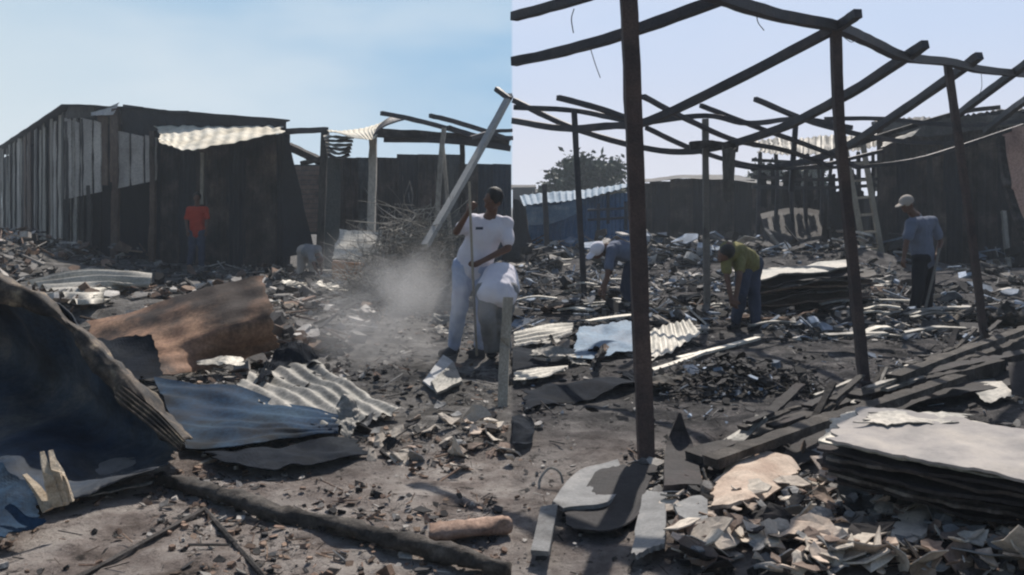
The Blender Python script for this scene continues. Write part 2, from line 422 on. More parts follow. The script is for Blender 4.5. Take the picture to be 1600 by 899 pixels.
# side wall, board by board (receding)
far_end = base_c + (fl_ - base_c) * 1.35
nb = 44
for i in range(nb):
    t0 = (i / nb) ** 1.35; t1 = ((i + 1) / nb) ** 1.35
    gap = .86 + rs.random() * .1
    a = lerp(base_c, far_end, t0); b = lerp(base_c, far_end, t0 + (t1 - t0) * gap)
    off = Vector((rs.uniform(-.1, .1), rs.uniform(-.1, .1), 0))
    zt = lerp(4.2, 4.85, t0) + rs.uniform(-.25, .02); zb = rs.choice([0, 0, 0, .0, .35])
    m = rs.choice(['plank_grey', 'plank_grey', 'plank_brown', 'plank_dark', 'plank_grey', 'panel_beige', 'plank_dark'])
    strip('wall_board', a + off, b + off, zb, zt, zb, zt + rs.uniform(-.1, .05), m, shed, .03, i, nzv=.03)
# dark backing added behind the side wall to stop sun through board gaps
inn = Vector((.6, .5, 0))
strip('light_stop_backing', base_c + inn, far_end + inn, 0, 4.05, 0, 4.6, 'wall_dark', shed, .05, 77, nu=12)
# roof : slopes back
rt = [[base_c + Vector((-.15, -.2, 4.24)), lerp(base_c, fr, .3) + Vector((0, -.3, 4.05)), fr + Vector((.1, -.2, 3.47))],
      [far_end + Vector((-.2, 0, 4.8)), far_end + Vector((5, -1, 4.75)), far_end + Vector((12, -2, 4.6))]]
v, f = patch(rt, 40, 30, corr=(.03, 60), nz=(.03, .8), thick=.03, seed=5, wav='u')
link('roof', v, f, 'wall_dark', shed)
# fascia above the awning: ragged dark strip, top edge follows the photo's roof line
def front(px, py):     # point on the front wall plane
    k = (px - 800) / F
    dx, dy = fr.x - base_c.x, fr.y - base_c.y
    t = (k * base_c.y - base_c.x) / (dx - k * dy)
    y = base_c.y + dy * t
    return W(px, py, y)
def fpanel(name, px0, px1, t0, t1, b0, b1, m, fwd=0.0, seed=0, th=.03, nzv=.02, corr=None, nu=4, nv=6, ragged=0):
    o = Vector((0, -fwd, 0))
    ct = [[front(px0, t0) + o, front(px1, t1) + o], [front(px0, b0) + o, front(px1, b1) + o]]
    v, f = patch(ct, nu, nv, corr=corr, nz=(nzv, 2.2), thick=th, seed=seed, wav='u', ragged=ragged)
    return link(name, v, f, m, shed)
xs = [196, 228, 262, 296, 330, 362, 392, 420, 448]
for i in range(len(xs) - 1):
    tt = lambda x: 166 + (x - 196) / 252 * 24
    bb = lambda x: 232 - (x - 196) / 252 * 26 if x > 250 else 215
    fpanel('fascia_board', xs[i], xs[i + 1] + 1, tt(xs[i]) + rs.uniform(-2, 2), tt(xs[i + 1]) + rs.uniform(-2, 2), bb(xs[i]), bb(xs[i + 1]), 'wall_dark', .12, 20 + i, nzv=.05)
v, f = patch([[front(150, 178) + Vector((0, -.3, 0)), front(193, 163) + Vector((0, -.2, 0))], [front(158, 184) + Vector((0, -.6, 0)), front(190, 183) + Vector((0, -.5, 0))]], 10, 6, nz=(.04, 2), seed=8)
link('roof_flap', v, f, 'panel_beige', shed)
fpanel('fascia_board', 110, 152, 166, 167, 186, 184, 'plank_dark', .1, 31, nzv=.06)
# hanging light panels with slanting lower edge
def low(x): return 312 - (x - 110) / 145 * 30
for i, (a, b, tp, m) in enumerate([(111, 122, 186, 'panel_beige'), (124, 134, 190, 'panel_beige'), (136, 153, 186, 'panel_beige'), (157, 168, 190, 'panel_beige'), (162, 177, 180, 'plank_brown'),
                                (182, 190, 180, 'plank_brown'), (191, 211, 206, 'panel_beige'), (215, 233, 211, 'panel_beige'), (236, 253, 213, 'panel_beige')]):
    l0, l1 = low(a), low(b)
    if m == 'plank_brown': l0 -= 12; l1 -= 8
    fpanel('hanging_panel', a, b, tp, tp + 4, l0, l1, m, .3 + .03 * (i % 2), 40 + i, nzv=.03)
# posts
for i, (x, t, b, wd, m) in enumerate([(104, 190, 405, .10, 'plank_dark'), (117, 185, 406, .1, 'plank_grey'), (138, 290, 408, .1, 'plank_dark'), (179, 170, 412, .16, 'plank_brown'), (237, 205, 415, .13, 'plank_brown'), (128, 186, 406, .05, 'plank_dark')]):
    d = front(x, b).y - .45
    p0 = W(x + 1, t, d); p1 = W(x, b, d); p1.z = 0
    v, f = sweep([p0, lerp(p0, p1, .5) + Vector((.03, 0, 0)), p1], wd, jit=.3, seed=i)
    link('post', v, f, m, shed)
p0 = front(323, 240) + Vector((0, -.3, 0)); p1 = front(322, 320) + Vector((0, -.3, 0))
v, f = sweep([p0, p1], .08, jit=.2); link('post', v, f, 'plank_grey', shed)
# dark front wall sheets right of the panels
xs = [256, 280, 306, 333, 358, 384, 410, 432, 452]
for i in range(len(xs) - 1):
    fpanel('wall_sheet', xs[i] - 2, xs[i + 1] + 2, 212, 206, 418, 421, ['wall_soot', 'wall_dark', 'wall_soot'][i % 3], rs.uniform(0, .09), 60 + i, nzv=.05, corr=(.015, 4), nu=20, nv=8)
# black sheets set back in the open bay, standing in for its interior darkness
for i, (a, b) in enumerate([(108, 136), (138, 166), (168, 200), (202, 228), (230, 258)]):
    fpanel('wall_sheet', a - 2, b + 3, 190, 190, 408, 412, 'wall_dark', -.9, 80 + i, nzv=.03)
for y in (384, 396):
    v, f = sweep([front(118, y) + Vector((0, -.4, 0)), front(140, y + 1) + Vector((0, -.4, 0))], .05); link('rail', v, f, 'plank_grey', shed)
# pale awning
def fd(px, py, dd): return W(px, py, front(px, py).y - dd)
ct = [[fd(236, 196, .2), fd(300, 197, .2), fd(380, 198, .2), fd(448, 199, .2)],
      [fd(244, 214, 1.6), fd(300, 218, 1.8), fd(375, 211, 1.6), fd(446, 203, 1.2)],
      [fd(250, 224, 3.0), fd(288, 236, 3.2), fd(370, 224, 3.0), fd(446, 207, 2.4)]]
v, f = patch(ct, 90, 14, corr=(.014, 11), nz=(.05, 1.5), thick=.012, seed=2, wav='u', ragged=.05)
link('awning', v, f, 'awning_cream', shed)
# leaning triangular sheet at the right end
v, f = patch([[front(448, 205) + Vector((0, -.2, 0)), front(456, 225) + Vector((.0, -.2, 0))], [front(452, 400) + Vector((0, -.6, 0)), W(492, 395, 20)]], 8, 14, nz=(.04, 1.2), seed=3)
tag(link('leaning_sheet', v, f, 'wall_dark'), 'narrow black sheet leaning against the right end of the long shed', 'metal sheet')

# ---- burnt stall frame in the middle of the left half
stall = thing('burnt_stall', 'burnt stall of poles with a curled cream roof sheet and dark back wall sheets', 'stall', W(583, 430, 19) * 1.0)
def rod(name, pts, w_, m, parent, h=None, jit=.15, sides=4, seed=0, taper=1.0):
    v, f = sweep([W(*p) for p in pts], w_, h, sides=sides, jit=jit, seed=seed, taper=taper)
    return link(name, v, f, m, parent)
rod('beam', [(440, 206, 21), (510, 203, 20)], .12, 'frame_steel', stall)
rod('brace', [(450, 228, 21), (475, 240, 20.5), (500, 252, 20)], .16, 'charred_wood', stall, seed=2)
rod('beam', [(470, 256, 20), (512, 246, 20)], .1, 'charred_wood', stall, seed=3)
rod('post', [(583, 205, 18.5), (582, 290, 18.5), (577, 432, 18.5)], .15, 'plank_grey', stall, seed=4)
rod('post', [(508, 205, 20), (500, 424, 20)], .16, 'plank_dark', stall, seed=5)
v, f = patch([[W(512, 246, 19.8), W(532, 246, 19.6)], [W(506, 424, 19.8), W(531, 424, 19.6)]], 4, 8, nz=(.03, 1)); link('wall_sheet', v, f, 'wall_greengrey', stall)
for i in range(6):
    y = 213 + i * 5.5
    v, f = patch([[W(506 + i, y, 19.7), W(530, y + 1 + i, 19.2), W(553 - i * 1.5, y + 2 - i * .5, 19)], [W(506 + i, y + 3, 19.4), W(530, y + 4 + i, 18.9), W(553 - i, y + 4, 18.8)]], 10, 3, nz=(.03, 3), thick=.03, seed=i)
    link('slat', v, f, ['sheet_grey', 'plank_dark'][i % 2], stall)
ct = [[W(510, 205, 19.5), W(545, 203, 20.5), W(585, 196, 21), W(612, 186, 21)],
      [W(520, 207, 18.5), W(550, 210, 18.5), W(580, 203, 18.6), W(600, 190, 18.8)],
      [W(545, 214, 17.9), W(565, 217, 17.8), W(584, 217, 17.8), W(592, 205, 18)]]
v, f = patch(ct, 40, 16, corr=(.012, 14), nz=(.03, 1.5), seed=4, wav='u'); link('roof_sheet', v, f, 'awning_cream', stall)
v, f = patch([[W(590, 200, 18), W(612, 184, 18.4), W(640, 184, 19)], [W(584, 214, 17.7), W(598, 200, 17.9), W(634, 188, 18.2)]], 14, 4, nz=(.02, 2), thick=.03); link('roof_curl', v, f, 'frame_steel', stall)
rod('beam', [(588, 208, 18), (700, 214, 18.6), (794, 225, 19)], .17, 'charred_wood', stall, seed=7)
rod('beam', [(600, 218, 18.4), (700, 220, 18.4), (798, 232, 18.4)], .12, 'frame_steel', stall, seed=8)
rod('beam', [(700, 200, 17.5), (750, 214, 18), (799, 216, 19)], .09, 'frame_steel', stall, seed=9)
rod('rafter', [(596, 177, 17), (650, 188, 17.6), (740, 212, 18.8)], .08, 'frame_steel', stall, seed=10)
rod('rafter', [(672, 181, 17), (720, 193, 17.6), (796, 218, 18.6)], .08, 'frame_steel', stall, seed=11)
rod('rafter', [(735, 216, 17), (770, 206, 17.6), (799, 204, 18)], .07, 'frame_steel', stall, seed=12)
rod('brace', [(694, 200, 17.2), (688, 260, 17.2), (677, 440, 17.2)], .09, 'plank_grey', stall, seed=13)
rod('brace', [(692, 230, 17.4), (710, 440, 17.4)], .07, 'plank_grey', stall, seed=14)
rod('post', [(722, 225, 18.5), (725, 330, 18.5)], .1, 'charred_wood', stall, seed=15)
# dark back wall sheets
xs = [530, 558, 590, 622, 655, 690, 718, 745, 772, 800]
for i in range(9):
    a, b = xs[i] - 2, xs[i + 1] + 2 - 3 * (i == 8)
    tp = 246 if b < 640 else (241 if b < 744 else 256)
    v, f = patch([[W(a, tp, 23.8 + .12 * (i % 2)), W(b, tp + 1, 23.8 + .12 * (i % 2))], [W(a, 412, 23.8 + rs.uniform(-.1, .1)), W(b, 412, 23.8)]], 14, 6, corr=(.02, 4), nz=(.04, 1), seed=i, wav='u')
    link('wall_sheet', v, f, 'wall_blue_black' if a >= 740 else ['wall_soot', 'wall_greengrey', 'wall_soot', 'wall_dark'][i % 4], stall)
# brown brick wall seen through the gap
bw = thing('brick_wall', 'brown scorched brick wall seen through the gap beside the long shed', 'wall', W(478, 365, 33))
for r in range(14):
    for c in range(6):
        x = 452 + c * 9.5 + (r % 2) * 4; y = 260 + r * 7.4
        cpt = W(x + 4, y + 3, 32 + rs.uniform(-.03, .03)); v, f = boxvf(cpt, .205, .12, .15); link('brick', v, f, 'brick_red', bw)
v, f = boxvf(W(478, 312, 32.15), 1.5, .2, 2.5); link('mortar_core', v, f, 'wall_dark', bw)

# ---- leaning pole, light plank
v, f = sweep([W(797, 149, 14.6), W(735, 262, 13.5), W(664, 385, 12.3)], .095, .08, jit=.05); tag(link('leaning_pole', v, f, 'steel_light'), 'thick grey steel bar slanting down behind the worker in white', 'pole')
rod('bent_bar', [(775, 139, 14.7), (797, 155, 14.5)], .08, 'frame_steel', None); tag(bpy.data.objects['bent_bar'], 'short dark bar end crossing the top of the slanting steel bar', 'bar')
rod('upright_plank', [(794, 466, 7.0), (788, 560, 6.8), (785, 640, 6.6)], .075, 'wood_pale', None, h=.04, seed=4); tag(bpy.data.objects['upright_plank'], 'pale upright plank in front of the stooping worker in grey', 'plank')

# ---- white slab, orange box, bent steel cage, brush heap
v, f = patch([[W(530, 360, 15.2), W(601, 362, 15)], [W(517, 407, 14.6), W(596, 412, 14.4)]], 14, 10, nz=(.05, 1.6), thick=.03, ragged=.06, seed=9)
tag(link('tilted_panel', v, f, 'sheet_pale'), 'pale scorched panel propped on the orange brown box', 'panel')
bx = thing('orange_box', 'orange brown burnt box standing under the pale tilted panel', 'box', on(545, 446))
for a, b, c, d in (((520, 409), (569, 412), (568, 447), (521, 446)),):
    v, f = patch([[W(*a, 14.4), W(*b, 14.3)], [W(*d, 14.4), W(*c, 14.3)]], 6, 5, nz=(.02, 2), thick=.03); link('front_panel', v, f, 'orange_box', bx)
    v, f = patch([[W(569, 412, 14.3), W(590, 408, 15)], [W(568, 447, 14.3), W(588, 436, 15)]], 6, 5, nz=(.02, 2), thick=.03); link('side_panel', v, f, 'plank_brown', bx)
    v, f = patch([[W(522, 405, 15.2), W(588, 407, 15)], [W(520, 410, 14.4), W(570, 413, 14.3)]], 6, 5, nz=(.02, 2), thick=.02); link('top_panel', v, f, 'plank_brown', bx)
cage = thing('wire_cage', 'rusted wire cage frame with thin bars beside the brush heap', 'cage', on(598, 482))
for i in range(5):
    x = 574 + i * 12; rod('bar', [(x, 392, 12.9), (x + 1, 440, 12.9), (x - 1, 488, 12.7)], .028, 'twig', cage, seed=i, sides=5)
for i in range(5):
    y = 398 + i * 19; rod('bar', [(570, y, 12.9), (598, y + 2, 12.8), (626, y + 1, 12.9)], .024, 'twig', cage, seed=i + 9, sides=5)
def tangle(name, cx, cy, rx, ry, hz, n, m, label, cat, seed, wr=(.008, .02), ln=(.3, .9)):
    rr = random.Random(seed); vf = []
    for i in range(n):
        a = rr.uniform(0, 6.28); q = math.sqrt(rr.random()); x = cx + rx * q * math.cos(a); y = cy + ry * q * math.sin(a)
        z = hgt(x, y) + hz * (1 - q ** 1.5) * rr.random() ** .6
        dv = Vector((rr.gauss(0, 1), rr.gauss(0, 1), rr.gauss(.1, .55))).normalized() * rr.uniform(*ln)
        p = Vector((x, y, z)); md = p + dv * .5 + Vector((rr.gauss(0, .08), rr.gauss(0, .08), rr.gauss(0, .08))); e = p + dv
        e.z = max(e.z, hgt(e.x, e.y)); md.z = max(md.z, .02)
        vf.append(sweep([p, md, e], rr.uniform(*wr), sides=3, seg=4, taper=.4))
    v, f = join(*vf); return tag(link(name, v, f, m), label, cat)
tangle('brush_heap', -1.45, 13.0, 1.0, .9, 1.4, 1700, 'twig', 'tall heap of tangled grey twigs and wire behind the worker in white', 'brush heap', 4)
tangle('brush_heap', -1.95, 15.2, .9, .8, .8, 500, 'twig', 'lower tangle of wire behind the tall brush heap near the dark wall', 'brush heap', 5)

# ---- foreground sheets on the left
def psheet(name, rows, m, label, cat, parent=None, **k):
    v, f = patch([[WG(*p) for p in r] for r in rows], **k)
    o = link(name, v, f, m, parent, smooth_=False)
    if parent is None: tag(o, label, cat)
    return o
big = thing('curled_roof_sheet', 'huge curled dark navy roof sheet with scraped rim in the left foreground', 'metal sheet', on(120, 770))
def rows2(rows): return [[WG(*p) for p in r] for r in rows]
ridge = [(-110, 395, 5.6), (0, 437, 5.5), (95, 489, 5.4), (190, 580, 5.15), (250, 645, 4.95), (290, 692, 4.8)]
mid1 = [(-110, 520, 6.2), (-10, 545, 6.1), (70, 590, 5.8), (150, 640, 5.45), (215, 680, 5.15), (280, 708, 4.9)]
mid2 = [(-110, 640, 5.9), (-20, 670, 5.6), (60, 690, 5.35), (140, 715, 5.05), (205, 730, 4.9), (268, 725, 4.8)]
bot = [(-110, 830, 3.95), (-20, 815, 4.05), (60, 797, 4.15), (130, 774, 4.3), (185, 759, 4.42), (250, 740, 4.62)]
back = [(-110, 402, 6.2), (0, 445, 6.1), (100, 500, 5.9), (200, 588, 5.6), (262, 655, 5.3), (296, 694, 4.95)]
lip = [(p[0] - 13 - 7 * (i % 2), p[1] + 20 + 12 * math.sin(i * 2.1), p[2] - .03) for i, p in enumerate(ridge)]
v, f = patch(rows2([ridge, mid1, mid2, bot]), 90, 70, nz=(.09, 1.9), thick=.008, seed=3, corr=(.002, 9), ragged=.02); link('sheet', v, f, 'sheet_navy', big, smooth_=True)
v, f = patch(rows2([back, [(p[0] + 2, p[1] - 3, p[2] + .02) for p in ridge], [(p[0] - 8, p[1] + 10, p[2] - .07) for p in ridge], lip]), 80, 16, nz=(.04, 4.6), thick=.01, seed=4, corr=(.007, 6), ragged=.03); link('rolled_rim', v, f, 'sheet_scraped', big, smooth_=True)
psheet('sheet_edge', [[(190, 598, 5.05), (243, 640, 4.88), (291, 690, 4.72)], [(178, 622, 4.98), (228, 664, 4.8), (285, 708, 4.68)]], 'sheet_scraped', '', '', big, nu=50, nv=24, corr=(.012, 4), nz=(.01, 4), ragged=.04)
psheet('blue_sheet', [[(-80, 700, 4.3), (0, 722, 4.2), (62, 760, 4.05)], [(-80, 835, 3.7), (0, 848, 3.75), (75, 818, 3.95)]], 'sheet_blue', 'crumpled dark blue sheet at the lower left corner under the curled sheet', 'metal sheet', nu=24, nv=20, nz=(.04, 3), ragged=.08, seed=6)
psheet('rust_sheet', [[(135, 508, 8.1), (245, 474, 8.1), (330, 450, 8.15), (414, 430, 8.2)], [(140, 560, 7.45), (250, 538, 7.4), (340, 512, 7.5), (428, 490, 7.7)], [(150, 605, 7.4), (260, 590, 7.5), (350, 574, 7.6), (441, 545, 7.75)]],
       'sheet_rust', 'big rust orange metal sheet standing on edge among the rubble', 'metal sheet', nu=60, nv=36, corr=(.005, 5), nz=(.055, 1.6), ragged=.025, seed=12)
psheet('sooty_sheet', [[(140, 530, 7.5), (240, 522, 7.3)], [(150, 610, 7.2), (262, 596, 7.1)]], 'sheet_black', 'black sooty sheet flap in front of the rust orange sheet', 'metal sheet', nu=20, nv=16, nz=(.05, 2), ragged=.05, seed=13)
psheet('corrugated_sheet', [[(38, 440, 11.0), (130, 421, 11.3), (238, 428, 11.4)], [(70, 450, 10.7), (150, 446, 10.8), (232, 446, 10.9)], [(120, 476, 10.3), (160, 474, 10.35), (208, 462, 10.5)]],
       'sheet_pale', 'pale cream corrugated sheet lying on the rubble before the shed', 'metal sheet', nu=60, nv=70, corr=(.05, 6), nz=(.02, 1.5), seed=14)
psheet('corrugated_sheet', [[(240, 590, 6.7), (330, 598, 6.5), (430, 622, 6.3), (534, 655, 6.0)], [(262, 640, 6.3), (345, 655, 6.05), (440, 664, 5.95), (530, 666, 5.85)], [(290, 702, 5.75), (370, 704, 5.7), (450, 688, 5.75), (528, 676, 5.8)]],
       'sheet_blue', 'dark blue corrugated sheet lying beside the curled navy sheet', 'metal sheet', nu=60, nv=60, corr=(.011, 5), nz=(.05, 1.8), seed=15)
psheet('corrugated_sheet', [[(362, 600, 7.0), (410, 580, 7.4), (500, 566, 7.6)], [(420, 640, 6.3), (490, 615, 6.6), (560, 605, 6.8)], [(500, 672, 5.8), (560, 662, 5.95), (634, 646, 6.2)]],
       'sheet_grey', 'dull grey corrugated sheet lying between the blue sheet and the dust cloud', 'metal sheet', nu=90, nv=50, corr=(.02, 6), nz=(.03, 1.8), wav='u', ragged=.04, seed=16)
psheet('crumpled_scrap', [[(522, 632, 5.85), (545, 618, 5.9), (566, 640, 5.8)], [(526, 655, 5.7), (548, 650, 5.75), (562, 655, 5.7)], [(534, 686, 5.6), (548, 690, 5.55), (556, 672, 5.6)]],
       'sheet_grey', 'small crumpled grey scrap at the tip of the blue corrugated sheet', 'scrap', nu=16, nv=16, nz=(.06, 8), ragged=.1, seed=17)
psheet('crumpled_scrap', [[(395, 590, 7.5), (440, 545, 7.9), (500, 550, 7.8)], [(400, 605, 7.2), (450, 580, 7.3), (508, 575, 7.4)]],
       'sheet_black', 'black crumpled scrap at the right end of the rust sheet', 'scrap', nu=24, nv=16, nz=(.12, 4), ragged=.1, seed=18)
psheet('torn_scrap', [[(300, 566, 7.3), (350, 556, 7.3), (385, 560, 7.3)], [(310, 574, 7.2), (350, 572, 7.1), (384, 572, 7.15)]],
       'sheet_pale', 'thin white torn strip along the foot of the rust sheet', 'scrap', nu=24, nv=6, nz=(.02, 8), ragged=.1, seed=19)
psheet('dark_sheet', [[(300, 700, 5.4), (400, 702, 5.4), (480, 690, 5.5), (560, 672, 5.6)], [(330, 725, 5.1), (420, 738, 5.0), (500, 728, 5.1), (590, 700, 5.3)]],  # black sheet added to darken the shadow gap below the blue sheet
       'sheet_black', 'black crumpled sheet added as the shadow under the front edge of the dark blue corrugated sheet', 'metal sheet', nu=40, nv=14, nz=(.05, 3), ragged=.06, seed=23)
# timber bits
rod('white_lath', [(258, 746, 4.95), (310, 728, 5.0), (352, 708, 5.15)], .035, 'wood_pale', None, h=.02); tag(bpy.data.objects['white_lath'], 'thin pale lath poking out at the foot of the blue sheet', 'lath')
sp = thing('splintered_board', 'pale splintered wooden board standing on end against the navy sheet', 'board', on(90, 800))
for i, pts in enumerate([((88, 792, 4.0), (75, 745, 4.0), (66, 706, 4.05)), ((98, 790, 4.02), (88, 740, 4.02), (79, 704, 4.07)), ((78, 796, 3.98), (58, 765, 4.0), (38, 742, 4.03)), ((106, 785, 4.04), (95, 745, 4.03), (84, 718, 4.05))]):
    rod('splinter', pts, .055, 'wood_split', sp, h=.02, taper=.35, seed=i, jit=.3)
v, f = sweep([on(250, 748, .03), on(330, 768, .035), on(430, 800, .04), on(560, 830, .045), on(690, 862, .05), on(794, 890, .04)], .085, .075, sides=10, jit=.6, seg=80, seed=3)
tag(link('charred_log', v, f, 'log_ash', smooth_=True), 'long charred log lying across the brown ground at the lower left', 'log')
v, f = sweep([on(672, 832, .04), on(730, 826, .045), on(794, 818, .04)], .14, .07, sides=10, jit=.45, seg=30, seed=5)
tag(link('peeled_log', v, f, 'log_peach', smooth_=True), 'pinkish brown peeled log lying right of the charred log', 'log')
v, f = sweep([on(120, 905, .015), on(225, 848, .015), on(320, 796, .02)], .028, sides=6, jit=.3, seg=24); v2, f2 = sweep([on(320, 796, .02), on(360, 842, .015), on(415, 905, .015)], .024, sides=6, jit=.3, seg=24)
v, f = join((v, f), (v2, f2)); tag(link('bent_rod', v, f, 'charred_wood'), 'thin dark rod bent to a sharp angle on the bare earth', 'rod')
v, f = patch([[on(455, 790, .02), on(530, 800, .02)], [on(450, 800, .0), on(520, 812, .0)]], 6, 3); 
psheet('pale_strip', [[(130, 764, 4.72), (190, 760, 4.76), (245, 752, 4.85)], [(132, 776, 4.62), (185, 768, 4.7), (240, 757, 4.8)]], 'sheet_grey', 'narrow pale strip showing under the lower edge of the curled sheet', 'strip', nu=20, nv=4, nz=(.01, 5), ragged=.1, seed=20)

# ================================================================ RIGHT HALF
# ---- main roof frame
frame = thing('roof_frame', 'burnt bare metal roof frame on leaning posts in the right half', 'frame', on(1010, 722))
def fpost(pts, w_, m='post_rust', seed=0): rod('post', pts, w_, m, frame, seed=seed, jit=.12)
b = on(1010, 722); fpost([(978, -75, 5.25), (985, 60, 5.24), (997, 380, 5.23), (1010, 730, b.y)], .092, 'post_rust', 1)
b = on(1352, 617); fpost([(1305, 40, 7.1), (1312, 200, 7.1), (1335, 440, 7.1), (1353, 622, b.y)], .072, 'post_rust', 2)
b = on(1540, 540); fpost([(1480, 98, 9.55), (1495, 200, 9.55), (1520, 380, 9.55), (1540, 546, b.y)], .066, 'post_rust', 3)
fpost([(897, 172, 12.7), (903, 290, 12.7), (915, 490, 12.7)], .08, 'frame_steel', 4)
fpost([(1102, 186, 11.6), (1103, 320, 11.6), (1105, 510, 11.5)], .075, 'pale_post', 5)
fpost([(1243, 195, 14), (1236, 300, 14)], .07, 'frame_steel', 6)
def fr_(name, pts, w_, seed=0, m='frame_steel', h=None): return rod(name, pts, w_, m, frame, seed=seed, jit=.1, h=h)
fr_('eave_beam', [(975, -62, 5.2), (1060, -30, 5.5), (1130, -2, 5.9), (1215, 24, 6.5), (1305, 42, 7.1), (1360, 66, 7.8), (1415, 90, 8.5), (1480, 97, 9.4), (1540, 110, 10.4), (1650, 120, 12.5)], .085, 1, h=.075)
fr_('rafter', [(1130, -2, 5.9), (985, 50, 6.4), (880, 80, 6.9), (803, 97, 7.3)], .07, 2)
fr_('rafter', [(950, -22, 5.0), (905, -2, 5.2), (803, 26, 5.8)], .055, 3)
fr_('rafter', [(1341, 21, 6.85), (1305, 44, 7.1), (1160, 120, 7.8), (1015, 189, 8.5), (950, 197, 9), (880, 201, 9.6), (803, 189, 10.4)], .07, 4)
fr_('rafter', [(1446, 69, 8.3), (1415, 90, 8.55), (1310, 156, 9.5), (1200, 208, 10.8), (1080, 237, 12.2), (990, 228, 12.8), (890, 198, 13.4), (803, 157, 14)], .082, 5)
fr_('rafter', [(1531, 87, 9.8), (1500, 110, 10.1), (1400, 180, 11.3), (1300, 240, 13), (1200, 262, 14), (1140, 256, 14.4)], .085, 6)
fr_('rafter', [(1606, 98, 10.8), (1560, 132, 11.5), (1496, 180, 12.8)], .08, 7)
fr_('rafter', [(1612, 150, 12), (1580, 173, 13), (1540, 205, 14)], .085, 8)
fr_('purlin', [(803, 168, 13), (897, 173, 12.8), (965, 186, 12.2), (1010, 192, 12)], .07, 9)
fr_('purlin', [(1010, 192, 12), (1102, 181, 11.6), (1170, 193, 11.4), (1250, 186, 12.4), (1330, 200, 13)], .065, 10)
fr_('purlin', [(872, 153, 10.2), (930, 168, 10.6), (992, 189, 11)], .06, 11)
fr_('purlin', [(1005, 151, 10.6), (1080, 190, 11.3), (1150, 220, 12), (1230, 236, 12.5), (1300, 262, 13)], .055, 12)
fr_('purlin', [(1095, 165, 11.5), (1180, 198, 12), (1290, 238, 12.6), (1340, 262, 13)], .055, 13)
fr_('purlin', [(1180, 155, 11.8), (1260, 188, 12.4), (1340, 210, 12.8), (1420, 222, 13.4), (1500, 224, 14)], .06, 14)
fr_('purlin', [(1010, 200, 12), (1080, 232, 12.6), (1170, 258, 13.4), (1260, 262, 14), (1380, 236, 14.5)], .055, 15)
fr_('purlin', [(1290, 186, 13), (1380, 186, 13.5), (1500, 196, 14), (1612, 188, 14.5)], .06, 16)
fr_('purlin', [(1340, 262, 14), (1420, 252, 14.4), (1480, 236, 14.8), (1600, 196, 15)], .06, 17)
fr_('brace', [(1320, 232, 13.5), (1400, 205, 14), (1500, 176, 14.4), (1560, 168, 15)], .07, 18, 'charred_wood')
for i, p in enumerate([[(897, 14, 5.6), (893, 30, 5.6), (896, 52, 5.62)], [(922, 74, 6.7), (930, 100, 6.7), (938, 122, 6.7)], [(1182, 16, 6.2), (1184, 34, 6.2), (1194, 48, 6.2)], [(1533, 112, 10.3), (1534, 135, 10.3), (1530, 150, 10.3)], [(1318, 58, 7.2), (1330, 66, 7.25), (1338, 62, 7.3)]]):
    rod('wire_remnant', p, .007, 'frame_steel', frame, sides=5, seed=i)
# charred board hanging from the frame
rod('cross_board', [(1078, 228, 11.4), (1110, 226, 11.4), (1152, 232, 11.4)], .13, 'charred_wood', frame, h=.1, seed=20)
v, f = patch([[W(1126, 222, 11.2), W(1150, 226, 11.2)], [W(1128, 290, 11.2), W(1146, 292, 11.2)], [W(1129, 312, 11.2), W(1138, 318, 11.2)]], 6, 14, nz=(.03, 3), thick=.05, ragged=.08, seed=2)
tag(link('hanging_board', v, f, 'plank_dark'), 'charred grey board hanging down from the roof frame beside a thin pale post', 'board')

# ---- ladder
lad = thing('ladder', 'wooden ladder leaning among the burnt frames left of the capped man', 'ladder', W(1360, 415, 22))
for a, b in (((1318, 215, 20.8), (1354, 414, 20.2)), ((1346, 213, 20.8), (1380, 412, 20.2))): rod('rail', [a, b], .1, 'wood_pale', lad)
for i in range(7):
    t = .08 + i * .135; l = lerp(W(1318, 215, 20.8), W(1354, 414, 20.2), t); r_ = lerp(W(1346, 213, 20.8), W(1380, 412, 20.2), t)
    v, f = sweep([l, r_], .055); link('rung', v, f, 'wood_pale', lad)

# ---- large dark shed
ds = thing('dark_shed', 'large black burnt shed with sagging roof edge behind the capped man', 'shed', W(1480, 415, 21))
xs = [1372, 1398, 1424, 1450, 1476, 1502, 1530, 1556, 1582, 1612, 1650]
for i in range(10):
    a, b_ = xs[i] - 2, xs[i + 1] + 2
    v, f = patch([[W(a, 196 - i * .8, 20.5 + .14 * (i % 2)), W(b_, 195 - i * .8, 20.5 + .14 * (i % 2))], [W(a, 422, 20.5 + rs.uniform(-.12, .12)), W(b_, 424, 20.5)]], 12, 8, corr=(.02, 3), nz=(.05, 1), seed=i + 3, wav='u')
    link('wall_sheet', v, f, ['wall_soot', 'wall_dark', 'wall_soot'][i % 3], ds)
ct = rows2([[(1362, 192, 20), (1430, 186, 20), (1500, 181, 19.8), (1570, 172, 19.5), (1660, 160, 19)], [(1360, 190, 25), (1430, 188, 25), (1500, 190, 25), (1570, 184, 25), (1660, 176, 25)]])
v, f = patch(ct, 60, 14, corr=(.03, 26), nz=(.12, .9), thick=.08, seed=8, wav='u', ragged=.05); link('roof', v, f, 'wall_dark', ds)
v, f = patch(rows2([[(1365, 190, 19.8), (1440, 190, 19.6), (1520, 182, 19.3), (1640, 170, 19)], [(1375, 215, 19.6), (1440, 214, 19.4), (1520, 206, 19.2), (1640, 198, 18.8)]]), 40, 8, nz=(.12, 1.2), thick=.04, ragged=.12, seed=9); link('fascia', v, f, 'plank_dark', ds)
